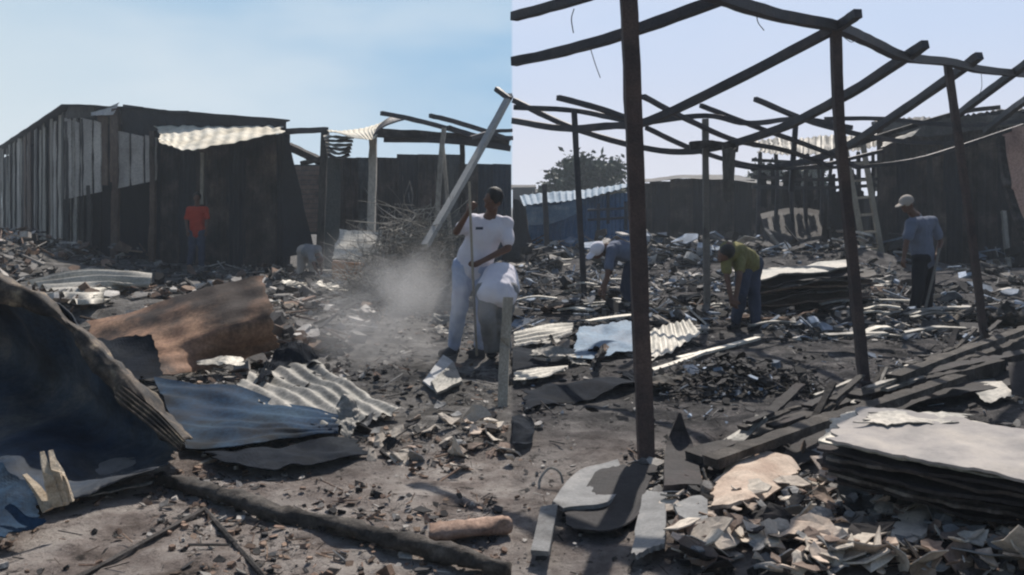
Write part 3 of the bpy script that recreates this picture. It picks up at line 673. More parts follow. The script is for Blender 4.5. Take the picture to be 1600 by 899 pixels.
v, f = patch(rows2([[(1378, 224, 18), (1440, 200, 19)], [(1372, 232, 17.6), (1430, 212, 18.6)]]), 14, 5, nz=(.05, 2), ragged=.1); link('roof_flap', v, f, 'sheet_grey', ds)
rod('post', [(1452, 235, 19.5), (1453, 330, 19.5), (1452, 418, 19.5)], .09, 'plank_dark', ds)
psheet('pink_brown_sheet', [[(1566, 205, 15.2), (1590, 198, 14.8), (1640, 195, 14)], [(1572, 290, 15), (1600, 290, 14.6), (1640, 290, 14)], [(1600, 385, 14.6), (1610, 390, 14.2), (1640, 395, 14)]],
       'sheet_pink', 'pinkish brown sheet hanging at the right edge of the black shed', 'metal sheet', nu=20, nv=24, nz=(.05, 1.2), seed=3)
rod('curved_rim', [(1562, 215, 14.6), (1574, 290, 14.3), (1590, 340, 14), (1606, 375, 13.8)], .1, 'charred_wood', None); tag(bpy.data.objects['curved_rim'], 'black curved rim bar in front of the pinkish brown sheet', 'bar')
rod('slanting_pole', [(1568, 330, 20), (1576, 418, 19.6)], .09, 'plank_grey', None); tag(bpy.data.objects['slanting_pole'], 'short grey pole leaning at the foot of the pinkish brown sheet', 'pole')

# ---- canopy remains behind the ladder
can = thing('torn_canopy', 'torn grey corrugated canopy on thin dark poles behind the ladder', 'canopy', W(1270, 385, 23.4))
v, f = patch(rows2([[(1165, 222, 24.4), (1250, 214, 24.4), (1330, 212, 24.4), (1415, 206, 24.4)], [(1182, 240, 22.4), (1250, 244, 22.4), (1330, 238, 22.4), (1395, 222, 22.4)]]), 80, 12, corr=(.03, 23.4), nz=(.06, 1.2), wav='u', ragged=.06, seed=6); link('roof_sheet', v, f, 'sheet_grey', can)
for i, x in enumerate([1188, 1212, 1238, 1262, 1283, 1300, 1322, 1341, 1364]):
    rod('pole', [(x, 238, 22.9 + (i % 3) * .4), (x + rs.uniform(-4, 4), 300, 23), (x + rs.uniform(-6, 6), 412, 23)], .085, 'frame_steel', can, seed=i)
for i, (y0, y1) in enumerate([(250, 254), (262, 258), (276, 280), (292, 290)]):
    rod('cross_rail', [(1175, y0, 23), (1270, (y0 + y1) / 2 + 3, 23), (1375, y1, 23)], .085, 'frame_steel', can, seed=20 + i)
for i in range(9):
    x = 1185 + i * 18; v, f = patch(rows2([[(x, 262 + rs.uniform(-8, 12), 23.6), (x + 13, 262 + rs.uniform(-8, 8), 23.6)], [(x + 2, 330, 23.6), (x + 15, 330, 23.6)]]), 5, 6, nz=(.08, 2), ragged=.15, seed=i); link('charred_rag', v, f, 'wall_dark', can)
v, f = patch(rows2([[(1364, 256, 24.4), (1384, 252, 24.4)], [(1364, 300, 24.4), (1384, 296, 24.4)]]), 5, 5, nz=(.02, 2)); link('side_panel', v, f, 'sheet_grey', can)

# ---- low dark building and blue hut far behind
lb = thing('low_dark_building', 'long low blackened building with uneven roof beyond the debris field', 'building', W(1150, 372, 29))
xs = list(range(985, 1400, 32))
for i, x in enumerate(xs):
    tp = [286, 283, 280, 279, 280, 282, 286, 290, 292, 294, 300, 306, 310, 312][min(i, 13)]
    v, f = patch(rows2([[(x - 2, tp + rs.uniform(-1, 1), 29 + .15 * (i % 2)), (x + 34, tp + rs.uniform(-1, 2), 29 + .15 * (i % 2))], [(x - 2, 382, 29), (x + 34, 382, 29)]]), 10, 5, corr=(.02, 4), nz=(.05, .8), wav='u', seed=i); link('wall_sheet', v, f, ['wall_soot', 'wall_dark'][i % 2], lb)
v, f = patch(rows2([[(1000, 281, 33), (1120, 273, 33), (1240, 288, 33)], [(985, 286, 28.5), (1110, 279, 28.5), (1240, 294, 28.5)]]), 40, 8, corr=(.03, 20), nz=(.08, .8), wav='u'); link('roof', v, f, 'wall_dark', lb)
hut = thing('blue_hut', 'blue sheet metal hut with pale sloping roof behind the left debris of the frame', 'hut', W(895, 397, 26))
for i in range(6):
    x = 824 + i * 27; v, f = patch(rows2([[(x - 1, 318 - i * 3, 26 + .1 * (i % 2)), (x + 28, 316 - i * 3, 26 + .1 * (i % 2))], [(x - 1, 398, 26), (x + 28, 398, 26)]]), 12, 5, corr=(.025, 4), nz=(.02, 1), wav='u', seed=i); link('wall_sheet', v, f, 'hut_blue', hut)
v, f = patch(rows2([[(812, 306, 28), (900, 297, 28), (985, 288, 28)], [(818, 322, 25), (900, 312, 25.3), (985, 293, 25.5)]]), 50, 10, corr=(.025, 16), nz=(.04, 1), wav='u', seed=7); link('roof', v, f, 'sheet_blue_pale', hut)
v, f = patch(rows2([[(822, 324, 25), (860, 322, 25), (902, 314, 25)], [(822, 352, 25), (860, 350, 25), (902, 334, 25)]]), 14, 8, nz=(.03, 1)); link('eave_sheet', v, f, 'sheet_blue_pale', hut)
rod('post', [(850, 288, 24.6), (853, 340, 24.6), (855, 396, 24.6)], .14, 'frame_steel', hut)
for x, y0, y1 in ((935, 318, 372), (950, 300, 350), (978, 315, 360)): rod('frame_bar', [(x, y0, 25), (x, y1, 25)], .09, 'wall_blue_black', hut)
for y in (325, 340): rod('frame_bar', [(918, y + 4, 25), (985, y, 25)], .07, 'wall_blue_black', hut)
# dark rounded thing at the seam
v, f = patch(rows2([[(801, 312, 22), (812, 314, 22), (822, 328, 22)], [(801, 360, 22), (815, 362, 22), (826, 362, 22)], [(801, 410, 22), (815, 410, 22), (824, 405, 22)]]), 10, 12, nz=(.03, 1), thick=.3)
tag(link('black_tarp_heap', v, f, 'wall_dark'), 'black rounded sheet standing left of the blue hut', 'metal sheet')
rod('low_bar', [(826, 396, 25.4), (895, 395, 25.4)], .16, 'charred_wood', None); tag(bpy.data.objects['low_bar'], 'dark horizontal beam lying before the blue hut', 'beam')
# far skyline strip: houses behind
for i, (x0, x1, t, d) in enumerate([(801, 835, 290, 60), (836, 862, 297, 62), (1150, 1210, 288, 55)]):
    hs = thing('far_house', ['distant low dark house at the left edge of the right view', 'small distant shed under the palm like tree', 'distant low roof beneath the second tree'][i], 'house', W((x0 + x1) / 2, 345, d))
    v, f = patch(rows2([[(x0, t + 4, d), (x1, t + 4, d)], [(x0, 348, d), (x1, 348, d)]]), 2, 2, thick=2.5); link('wall', v, f, 'wall_dark', hs)
    v, f = patch(rows2([[(x0 - 2, t, d + 2), (x1 + 2, t, d + 2)], [(x0 - 3, t + 6, d - .5), (x1 + 3, t + 5, d - .5)]]), 6, 2, thick=.12, nz=(.1, .3)); link('roof', v, f, 'plank_dark', hs)

# ---- trees
def tree(px, py_base, d, spread, height, n, label, seed, fan=True, m='leaf_far'):
    rr = random.Random(seed); base = W(px, py_base, d); base.z = 0
    t = thing('tree', label, 'tree', base)
    vf = [sweep([base, base + Vector((.1, 0, height * .3)), base + Vector((0, 0, height * .62))], .3, sides=7, taper=.6, jit=.1, seg=8)]
    tips = []
    for i in range(n):
        a = rr.choice([-1.2, -.8, -.45, -.1, .2, .55, .9, 1.25]) + rr.uniform(-.12, .12); yy = rr.uniform(-.5, .5)
        L_ = height * rr.uniform(.4, .85)
        s = base + Vector((0, 0, height * rr.uniform(.35, .6)))
        e = s + Vector((math.sin(a) * spread * rr.uniform(.5, 1), yy * spread, math.cos(a) * L_ * .55))
        md = (s + e) / 2 + Vector((0, 0, .25)); vf.append(sweep([s, md, e], .09, sides=5, taper=.3, seg=6)); tips.append((s, md, e))
    v, f = join(*vf); link('trunk', v, f, 'bark', t)
    V, Fc = [], []
    for s, md, e in tips:
        for k in range(120):
            q = cr([s, md, e], .3 + .7 * math.sqrt(rr.random())); p = q + Vector((rr.gauss(0, .28), rr.gauss(0, .28), rr.gauss(0, .22)))
            r_ = erot(rr, .9); L_ = rr.uniform(.2, .5)
            o = len(V); V += [p + r_ @ Vector((-L_ / 2, 0, 0)), p + r_ @ Vector((0, L_ * .25, 0)), p + r_ @ Vector((L_ / 2, 0, 0)), p + r_ @ Vector((0, -L_ * .25, 0))]; Fc.append((o, o + 1, o + 2, o + 3))
    tag(link('crown', V, Fc, m, t), kind='stuff')
tree(912, 345, 46, 2.6, 4.3, 30, 'feathery tree with spreading crown above the blue hut', 3)
tree(1195, 345, 44, 1.6, 3.4, 20, 'smaller dark tree behind the torn canopy', 5)
tree(1262, 345, 46, 1.3, 3.8, 14, 'low dark tree just right of the second tree behind the canopy poles', 8)

# ---- things in the middle of the right half
st = thing('sheet_stack', 'long stack of flattened scorched sheets with pale top behind the yellow shirted worker', 'stack', on(1270, 492))
rr = random.Random(5)
for i in range(8):
    z = i * .062; e = [rr.uniform(-.22, .22) for _ in range(6)]
    a = Vector((2.95 + e[0], 11.3 + e[1] * .4, .08 + z)); b_ = Vector((4.85 + e[2], 12.0 + e[3] * .5, .2 + z)); c_ = Vector((5.0 + e[4], 12.9, .26 + z)); d_ = Vector((3.0 + e[5], 12.4, .16 + z))
    md_ = Vector((0, -.1, .04 + rr.uniform(-.03, .03)))
    v, f = patch([[d_, (d_ + c_) / 2, c_], [a, (a + b_) / 2 + md_, b_]], 30, 10, nz=(.06, 1.6), thick=.02, ragged=.09, seed=i, corr=(.015, 5))
    link('sheet', v, f, 'sheet_grey' if i == 7 else ['board_dark', 'plank_brown', 'plank_dark'][i % 3], st)
brn = thing('brown_crate', 'blackened crate with white plank on top beyond the long sheet stack', 'crate', W(1235, 408, 24))
v, f = patch(rows2([[(1193, 362, 24), (1240, 352, 24), (1280, 357, 24)], [(1190, 412, 23.6), (1240, 412, 23.6), (1284, 412, 23.6)]]), 16, 9, nz=(.03, 1.2), thick=.5); link('crate_body', v, f, 'board_dark', brn)
rod('white_plank', [(1202, 357, 23.8), (1240, 350, 23.6), (1280, 351, 23.8)], .09, 'sheet_pale', None, h=.04); tag(bpy.data.objects['white_plank'], 'white plank lying on top of the blackened crate', 'plank')
psheet('leaning_sheet', [[(1332, 290, 24.2), (1350, 300, 24)], [(1225, 338, 24), (1350, 380, 23.6)], [(1218, 405, 24), (1345, 408, 23.4)]], 'wall_dark', 'black sloping sheet leaning left of the ladder', 'metal sheet', nu=12, nv=12, nz=(.04, 1))

# left side debris sheets of the right view
psheet('corrugated_sheet', [[(801, 520, 9.6), (850, 508, 9.9), (898, 505, 10)], [(801, 545, 9.0), (850, 535, 9.2), (896, 522, 9.4)]], 'sheet_pale', 'pale sheet on the left edge of the debris left of the blue sheet', 'metal sheet', nu=40, nv=30, corr=(.02, 5), nz=(.03, 2), ragged=.04, seed=31)
psheet('corrugated_sheet', [[(801, 582, 7.9), (850, 575, 8), (892, 572, 8.1)], [(801, 598, 7.5), (850, 592, 7.6), (880, 582, 7.8)]], 'sheet_pale', 'lowest pale strip of sheet at the left of the debris', 'metal sheet', nu=30, nv=16, corr=(.015, 3), nz=(.03, 2), ragged=.06, seed=32)
psheet('blue_sheet', [[(905, 512, 9.4), (945, 505, 9.5), (996, 500, 9.6)], [(885, 565, 8.6), (940, 560, 8.6), (996, 550, 8.7)]], 'sheet_blue_pale', 'light blue metal sheet lying left of the near leaning post', 'metal sheet', nu=30, nv=24, nz=(.05, 2), ragged=.05, seed=33)
psheet('corrugated_sheet', [[(1012, 520, 9.8), (1050, 508, 10), (1080, 502, 10.1)], [(1012, 566, 8.6), (1060, 545, 9), (1098, 520, 9.6)]], 'sheet_pale', 'pale ribbed sheet fanning out right of the near leaning post', 'metal sheet', nu=40, nv=40, corr=(.014, 6), nz=(.03, 2), wav='u', ragged=.04, seed=34)
psheet('dark_sheet', [[(801, 545, 8.9), (860, 540, 8.9), (890, 528, 9)], [(801, 580, 8.1), (860, 575, 8.2), (888, 570, 8.3)]], 'sheet_black', 'black sheet between the two pale sheets at the left of the debris', 'metal sheet', nu=20, nv=16, nz=(.05, 2), seed=35)
for i in range(34):
    q = rr.random(); px = 1120 + q * 480 + rr.uniform(-30, 20); py = 716 - q * 186 + rr.uniform(-16, 22)
    a_ = on(px, py, .05); L_ = rr.uniform(.18, .7); ang = .78 + rr.gauss(0, .08); dv = Vector((math.sin(ang), math.cos(ang), 0)) * L_
    p1 = a_ + dv; p1.z = hgt(p1.x, p1.y) + rr.uniform(.1, .3); a_.z += rr.uniform(.0, .18)
    v, f = sweep([a_, lerp(a_, p1, .5), p1], rr.uniform(.02, .07), .02, jit=.4, seed=i)
    m, c_ = rr.choice([('sheet_grey', 'grey'), ('charred_wood', 'black'), ('log_ash', 'ash grey'), ('board_dark', 'black')])
    tag(link('lath', v, f, m), 'a thin %s lath lying along the diagonal charred beams' % c_, 'lath', '%s laths along the diagonal charred beams' % c_)
for i, (p, lb_) in enumerate([([(890, 618, 7.2), (940, 606, 7.4), (1000, 586, 7.8)], 'pale edge strip of sheet crossing left of the near leaning post'),
                              ([(1012, 582, 7.9), (1060, 566, 8.3), (1100, 550, 8.7)], 'pale metal strip just right of the near leaning post'),
                              ([(1060, 560, 8.6), (1120, 546, 9), (1185, 528, 9.6)], 'long pale curved metal strip in front of the yellow shirted worker')]):
    rod('metal_strip', p, .07, 'sheet_pale', None, h=.025, seed=i); tag(C.objects[-1], lb_, 'strip')
psheet('under_sheet', [[(815, 610, 7.3), (900, 600, 7.6), (1010, 575, 8.2)], [(815, 640, 6.8), (900, 625, 7.1), (1000, 600, 7.6)]], 'sheet_black', 'black crumpled sheet under the pale strips by the near post', 'metal sheet', nu=40, nv=16, nz=(.06, 2), ragged=.05, seed=36)
psheet('black_bag', [[(801, 645, 6.7), (815, 645, 6.7), (832, 655, 6.6)], [(801, 670, 6.2), (820, 672, 6.2), (836, 676, 6.2)], [(801, 695, 6.0), (815, 695, 6), (830, 690, 6)]], 'sheet_black', 'small black crumpled sheet at the left edge of the bare patch', 'scrap', nu=14, nv=14, nz=(.06, 4), seed=37)

rr = random.Random(77)
for i in range(26):
    if i < 14: px, py = rr.uniform(812, 985), rr.uniform(405, 500)
    else: px, py = rr.uniform(1190, 1470), rr.uniform(470, 535)
    dx = rr.uniform(18, 48); p0 = on(px - dx, py + rr.uniform(-3, 6), .16); p1 = on(px + dx, py - rr.uniform(-2, 8), .2)
    if i < 14 and p0.x < .02: p0.x = .02
    v, f = sweep([p0, lerp(p0, p1, .5) + Vector((0, 0, rr.uniform(0, .04))), p1], rr.uniform(.06, .16), .02, jit=.3, seed=i)
    m, c_ = rr.choice([('sheet_pale', 'pale'), ('sheet_grey', 'grey')])
    side_ = 'left of the near leaning post' if i < 14 else 'around the foot of the middle post'
    tag(link('metal_strip', v, f, m), 'a %s strip in debris %s' % (c_, side_), 'strip', '%s strips %s' % (c_, side_))
# long burnt beams running diagonally
def beam_on(name, a, b_, z, w_, h_, m, label, seed, jit=.3):
    p0 = on(*a, z); p1 = on(*b_, z)
    v, f = sweep([p0, lerp(p0, p1, .35) + Vector((0, 0, .01)), lerp(p0, p1, .7), p1], w_, h_, jit=jit, seg=50, seed=seed); return tag(link(name, v, f, m), label, 'beam')
beam_on('burnt_beam', (1085, 722), (1625, 525), .06, .11, .09, 'charred_wood', 'longest charred beam running diagonally behind the pale board stack', 1)
beam_on('burnt_beam', (1110, 722), (1500, 590), .16, .1, .05, 'log_ash', 'ash grey plank lying on the near end of the long charred beam', 2)
beam_on('burnt_beam', (1395, 592), (1610, 512), .2, .1, .05, 'log_ash', 'ash grey plank lying on the far end of the long charred beam', 3)
beam_on('burnt_beam', (1330, 628), (1560, 570), .08, .14, .1, 'charred_wood', 'short charred beam beside the foot of the middle post', 4)
beam_on('burnt_beam', (1400, 600), (1640, 548), .12, .12, .08, 'board_dark', 'black beam under the far ash grey plank', 5)
psheet('fallen_roofing', [[(1200, 680, 5.6), (1400, 610, 7.0), (1560, 560, 8.4)], [(1230, 740, 5.0), (1420, 640, 6.2), (1600, 600, 7.2)]], 'board_dark', 'broad black panel lying below the diagonal beams', 'panel', nu=40, nv=14, nz=(.04, 1.5), ragged=.04, seed=40)
psheet('broken_board', [[(1490, 590, 7.2), (1545, 580, 7.4)], [(1540, 632, 6.4), (1590, 620, 6.6)]], 'sheet_grey', 'grey broken board behind the pale board stack', 'board', nu=14, nv=14, nz=(.03, 3), ragged=.06, seed=41)
psheet('dark_crate_side', [[(1575, 565, 6.9), (1640, 560, 6.8)], [(1580, 618, 6.6), (1640, 625, 6.5)]], 'board_dark', 'black upright panel cut by the right edge behind the board stack', 'panel', nu=10, nv=10, nz=(.03, 3), seed=42)

# pale board stack in the right foreground
bs = thing('board_stack', 'stack of charred boards topped by a large cream board in the right foreground', 'stack', on(1480, 800))
rr = random.Random(21)
def bp(px, py, z): return W(px, py, F * (H - z) / (py - HY))
A0, A1, B1, B0 = bp(1345, 640, .44), bp(1680, 690, .44), bp(1700, 770, .40), bp(1286, 690, .42)
Nn = 10
for i in range(Nn):
    z = -(i) * .024 - (.02 if i > 3 else 0)
    sh = Vector((rr.uniform(-.04, .14) if i else 0, rr.uniform(-.02, .13) if i else 0, z))
    a, b_, c_, d_ = A0 + sh, A1 + sh, B1 + sh, B0 + sh
    fm = (d_ + c_) / 2 + Vector((0, -.04 + rr.uniform(-.02, .02), -.01 + rr.uniform(-.004, .004)))
    v, f = patch([[a, (a + b_) / 2 + Vector((0, .08, .015)), b_], [lerp(a, d_, .5) + Vector((-.04, 0, 0)), lerp(lerp(a, b_, .5), fm, .5), lerp(b_, c_, .5)], [d_, fm, c_]], 44, 22, nz=(.018 if i else .016, 3.0), thick=rr.uniform(.006, .016), ragged=rr.uniform(.02, .07), seed=60 + i)
    link('board', v, f, 'board_cream' if i == 0 else ('sheet_pale' if i == 1 else ['board_edge', 'board_dark', 'board_dark'][i % 3]), bs)
v, f = patch([[bp(1350, 648, .455), bp(1440, 640, .46), bp(1530, 652, .455)], [bp(1330, 662, .45), bp(1420, 668, .45), bp(1500, 662, .45)]], 30, 10, nz=(.015, 6), thick=.006, ragged=.15, seed=91); link('loose_ply', v, f, 'sheet_grey', bs)

# ---- broken slabs left of it
psheet('grey_slab', [[(862, 790, 4.6), (900, 745, 4.9), (965, 722, 5.1)], [(880, 800, 4.5), (950, 790, 4.55), (975, 752, 4.75)]], 'shard_grey', 'flat grey slab propped up at the foot of the near leaning post', 'slab', nu=16, nv=12, nz=(.008, 5), thick=.02, seed=50)
psheet('hollow_shade', [[(940, 728, 4.85), (985, 722, 4.9), (1030, 730, 4.9)], [(880, 800, 4.4), (960, 815, 4.3), (1010, 770, 4.5)], [(890, 830, 4.2), (960, 830, 4.15), (1000, 800, 4.3)]], 'board_dark', 'black panel standing in for the shaded hollow under the grey slab by the near post', 'panel', nu=20, nv=16, nz=(.02, 3), ragged=.05, seed=51)  # black panel put in for the shadowy space under the slab
psheet('upright_shard', [[(1060, 645, 5.3), (1064, 648, 5.3)], [(1040, 700, 5.2), (1084, 705, 5.2)], [(1036, 768, 5.0), (1098, 765, 5.0)]], 'board_dark', 'tall black pointed shard standing right of the near post', 'shard', nu=10, nv=16, nz=(.02, 3), thick=.03, seed=52)
psheet('grey_slab', [[(1005, 768, 4.65), (1045, 775, 4.65)], [(985, 880, 3.85), (1040, 860, 3.95)]], 'shard_grey', 'long grey slab lying between the post shadow and the broken shards', 'slab', nu=12, nv=16, nz=(.01, 4), thick=.02, ragged=.06, seed=53)
psheet('grey_slab', [[(845, 800, 4.3), (872, 795, 4.35)], [(830, 868, 3.9), (858, 870, 3.9)]], 'shard_grey', 'narrow grey slab standing at the left foot of the propped slab', 'slab', nu=8, nv=10, nz=(.01, 4), thick=.02, seed=54)
psheet('pale_shard', [[(1112, 760, 4.6), (1165, 718, 4.9), (1225, 712, 4.95), (1250, 740, 4.8)], [(1108, 795, 4.35), (1160, 792, 4.35), (1215, 772, 4.45), (1240, 750, 4.6)]], 'shard_peach', 'large cream curved shard propped over black debris at centre right', 'shard', nu=24, nv=16, nz=(.015, 5), thick=.018, ragged=.06, seed=55)
psheet('pale_shard', [[(1052, 795, 4.4), (1090, 780, 4.5), (1106, 788, 4.4)], [(1060, 812, 4.25), (1088, 825, 4.15), (1106, 830, 4.15)]], 'shard_grey', 'grey broken tile just left of the large cream shard', 'shard', nu=12, nv=10, nz=(.01, 5), thick=.02, seed=56)
psheet('pale_shard', [[(1408, 800, 4.1), (1448, 786, 4.15), (1452, 800, 4.1)], [(1390, 845, 3.9), (1425, 850, 3.85), (1448, 840, 3.9)]], 'shard_pale', 'white pointed shard standing up before the board stack', 'shard', nu=10, nv=10, nz=(.015, 5), thick=.015, seed=57)
rod('wire_loop', [(845, 782, 4.7), (843, 752, 4.75), (858, 732, 4.8), (874, 738, 4.8), (880, 756, 4.78)], .014, 'twig', None, sides=6); tag(C.objects[-1], 'thin curved wire loop standing at the left of the grey slab', 'wire')
psheet('black_lump', [[(1120, 705, 5.3), (1150, 695, 5.4), (1180, 712, 5.3)], [(1105, 745, 5), (1150, 740, 5), (1175, 745, 5)]], 'board_dark', 'black lump behind the large cream shard', 'scrap', nu=14, nv=12, nz=(.06, 4), thick=.03, seed=58)

rr = random.Random(99)
def scrap(x, y, s_, m, lb_, cat, grp, seed, up=.08):
    z = hgt(x, y); a = rr.uniform(0, 3.14); R_ = Matrix.Rotation(a, 3, 'Z') @ Matrix.Rotation(rr.gauss(0, .35), 3, 'X')
    w_, l_ = s_ * rr.uniform(.7, 1.5), s_ * rr.uniform(.4, .8); c0 = Vector((x, y, z + up * rr.random() + .04))
    cs = [[c0 + R_ @ Vector((i * w_ / 2 + rr.gauss(0, .07) * w_, j * l_ / 2 + rr.gauss(0, .07) * l_, rr.gauss(0, .09) * s_)) for i in (-1, 0, 1)] for j in (-1, 0, 1)]
    v, f = patch(cs, 12, 9, nz=(s_ * .08, 3 / s_), thick=.01, ragged=.12, seed=seed, corr=(s_ * .03, 4) if rr.random() < .5 else None)
    for q in v: q.z = max(q.z, hgt(q.x, q.y) + .005)
    tag(link('metal_scrap', v, f, m), lb_, cat, grp)
SM = [('sheet_black', 'black'), ('sheet_grey', 'grey'), ('board_dark', 'charred'), ('sheet_pale', 'pale'), ('sheet_scraped', 'scorched'), ('sheet_black', 'black'), ('rubble_brown', 'brown')]
for i in range(95):
    if i < 40: x, y, pl = rr.uniform(.3, 6.5), rr.uniform(10.8, 17), 'among the stooping workers'; s_ = rr.uniform(.25, .75)
    elif i < 62: x, y, pl = rr.uniform(-7, -2.5), rr.uniform(9, 14.5), 'on the rubble behind the rust sheet'; s_ = rr.uniform(.25, .7)
    elif i < 80: x, y, pl = rr.uniform(-3, -.5), rr.uniform(9.5, 15), 'between the brush heap and the rust sheet'; s_ = rr.uniform(.15, .4)
    else: x, y, pl = rr.uniform(.3, 1.2), rr.uniform(7.2, 10), 'around the pale sheets left of the near post'; s_ = rr.uniform(.2, .5)
    m, c_ = rr.choice(SM); scrap(x, y, s_, m, 'crumpled %s metal scrap %s' % (c_, pl), 'scrap', '%s scraps %s' % (c_, pl), i)
def plate(c, r0, rr, seed):
    "thin curled broken plate: centre, inner ring, ragged outer ring, with thickness"
    n = rr.randint(7, 10); rot = erot(rr, .38); asp = rr.uniform(.8, 1.7); b1, b2 = rr.uniform(-.45, .45) / r0, rr.uniform(-.3, .3) / r0
    th = rr.uniform(.004, .009); rad = [r0 * rr.uniform(.5, 1.2) for _ in range(n)]; ph = rr.uniform(0, 6)
    def pt(a, q, dz):
        x, y = math.cos(a) * q * asp, math.sin(a) * q
        z = b1 * x * x + b2 * y * y + .06 * r0 * math.sin(x / r0 * 5 + ph)
        return Vector(c) + rot @ Vector((x, y, z + dz))
    V = []
    for dz in (0, -th):
        V.append(pt(0, 0, dz)); V += [pt(6.283 * i / n, rad[i] * .55, dz) for i in range(n)]; V += [pt(6.283 * (i + .1) / n, rad[i], dz) for i in range(n)]
    o = 2 * n + 1; F_ = []
    for i in range(n):
        j = (i + 1) % n
        F_ += [(0, 1 + i, 1 + j), (1 + i, 1 + n + i, 1 + n + j, 1 + j), (o, o + 1 + j, o + 1 + i), (o + 1 + i, o + 1 + j, o + 1 + n + j, o + 1 + n + i), (1 + n + i, o + 1 + n + i, o + 1 + n + j, 1 + n + j)]
    return V, F_
# individual shards, foreground right
rr = random.Random(31)
kinds = [('shard_pale', 'cream'), ('shard_pale', 'cream'), ('shard_grey', 'grey'), ('shard_peach', 'peach'), ('board_dark', 'black'), ('shard_brown', 'brown')]
for i in range(260):
    if i < 190: px = rr.uniform(1050, 1500); py = rr.uniform(790, 905) if px < 1420 else rr.uniform(820, 905)
    elif i < 230: px = rr.uniform(1480, 1610); py = rr.uniform(835, 905)
    else: px = rr.uniform(1120, 1330); py = rr.uniform(745, 800)
    r_ = rr.uniform(.02, .065) if i % 5 else rr.uniform(.07, .115)
    p = on(px, py, .0); p.z = hgt(p.x, p.y) + rr.uniform(.01, .09)
    m, c_ = rr.choice(kinds)
    v, f = plate(p, r_, rr, i)
    pl = 'in front of the board stack' if px > 1480 else 'near the white pointed shard' if px > 1345 else 'before the large cream shard' if px > 1190 else 'right of the long grey slab'
    sz = 'large' if r_ > .08 else 'small'
    tag(link('tile_shard', v, f, m), '%s broken %s shard lying %s' % (sz, c_, pl), 'shard', '%s %s shards %s' % (sz, c_, pl))
for i in range(70):
    px = rr.uniform(560, 798); py = rr.gauss(690, 28)
    if py < 640 or py > 765: continue
    p = on(px, py, .0); p.z = hgt(p.x, p.y) + rr.uniform(.0, .05); m, c_ = rr.choice(kinds); q_ = rr.uniform(.03, .09)
    v, f = plate(p, q_, rr, i)
    tag(link('tile_shard', v, f, m), '%s %s broken shard strewn %s' % ('large' if q_ > .06 else 'small', c_, 'below the metal scoop' if px > 680 else 'right of the small crumpled scrap'), 'shard', '%s %s shards %s' % ('large' if q_ > .06 else 'small', c_, 'below the metal scoop' if px > 680 else 'right of the crumpled scrap'))

# ---- rubble masses
def rubble(name, zones, m_list, seed, hz=.03):
    "zones: (x0,x1,y0,y1,n,smin,smax,h) in metres"
    rr = random.Random(seed); V, Fc, mi = [], [], []
    for (x0, x1, y0, y1, n, s0, s1, hh) in zones:
        for _ in range(int(n * .8)):
            x = rr.uniform(x0, x1); y = rr.uniform(y0, y1); s = (s0 + (s1 - s0) * rr.random() ** 3.2) * .72
            if noise.noise(Vector((x * 1.1, y * .9, seed))) + .5 * noise.noise(Vector((x * 3, y * 3, seed))) < rr.uniform(-.3, .22): continue
            p = Vector((x, y, hgt(x, y) + hh * rr.random() ** 2 + s * .1))
            rot = erot(rr, .35); k = rr.random()
            if k < .5: v, f = shardvf(p, s * .6, s * rr.uniform(.03, .14), rot, rr, n=rr.randint(4, 6), asp=rr.uniform(.8, 1.8))
            elif k < .72: v, f = shardvf(p, s * .5, s * rr.uniform(.3, .6), rot, rr, n=rr.randint(5, 7))
            else: v, f = boxvf(p, s * rr.uniform(1.5, 3.5), s * rr.uniform(.08, .2), s * rr.uniform(.05, .14), rot)
            mm = rr.choices(range(len(m_list)), [w_ for _, w_ in m_list])[0]
            o = len(V); V += v; Fc += [tuple(q + o for q in t) for t in f]; mi += [mm] * len(f)
    o = link(name, V, Fc, None, mats=[a for a, _ in m_list], mi=mi); tag(o, kind='stuff'); return o
o = rubble('rubble_mass', [(-7.5, -1.6, 8.8, 13.0, 5200, .05, .3, .12), (-8, -2.2, 6.6, 9.2, 1500, .05, .25, .08)], [('rubble_light', 4), ('rubble_dark', 3), ('rubble_brown', 3)], 1); tag(o, 'mound of grey and brown rubble behind the rust orange sheet', 'rubble')
o = rubble('rubble_mass', [(-20, -9.5, 16, 23.5, 4200, .1, .5, .35)], [('rubble_light', 5), ('rubble_dark', 2), ('rubble_brown', 2)], 2); tag(o, 'pale rubble heap at the foot of the long shed side wall', 'rubble')
o = rubble('rubble_mass', [(-9.5, 0, 12.5, 21, 5200, .06, .38, .12)], [('rubble_light', 3), ('rubble_dark', 5), ('rubble_brown', 1)], 3); tag(o, 'scattered grey debris before the burnt sheds', 'rubble')
o = rubble('rubble_mass', [(-3.2, -.02, 5.6, 12.5, 9000, .012, .09, .04)], [('rubble_light', 4), ('rubble_dark', 5), ('rubble_brown', 2)], 4); tag(o, 'fine ash and debris around the worker in white', 'rubble')
o = rubble('rubble_mass', [(-3.6, -.02, 3.4, 6.0, 11000, .006, .06, .02), (-3, -.02, 3.4, 5.6, 500, .03, .1, .02)], [('rubble_light', 2), ('rubble_dark', 4), ('rubble_brown', 5)], 5); tag(o, 'small stones and chips on the brown foreground earth', 'rubble')
o = rubble('rubble_mass', [(.05, 7.2, 10.6, 20, 8000, .05, .26, .22), (.3, 14, 19, 29, 5200, .12, .7, .45), (.05, 2.4, 10.3, 14.5, 2600, .05, .3, .2)], [('rubble_light', 4), ('rubble_dark', 6), ('rubble_blue', 3)], 6); tag(o, 'wide debris field of pale and black pieces behind the stooping workers', 'rubble')
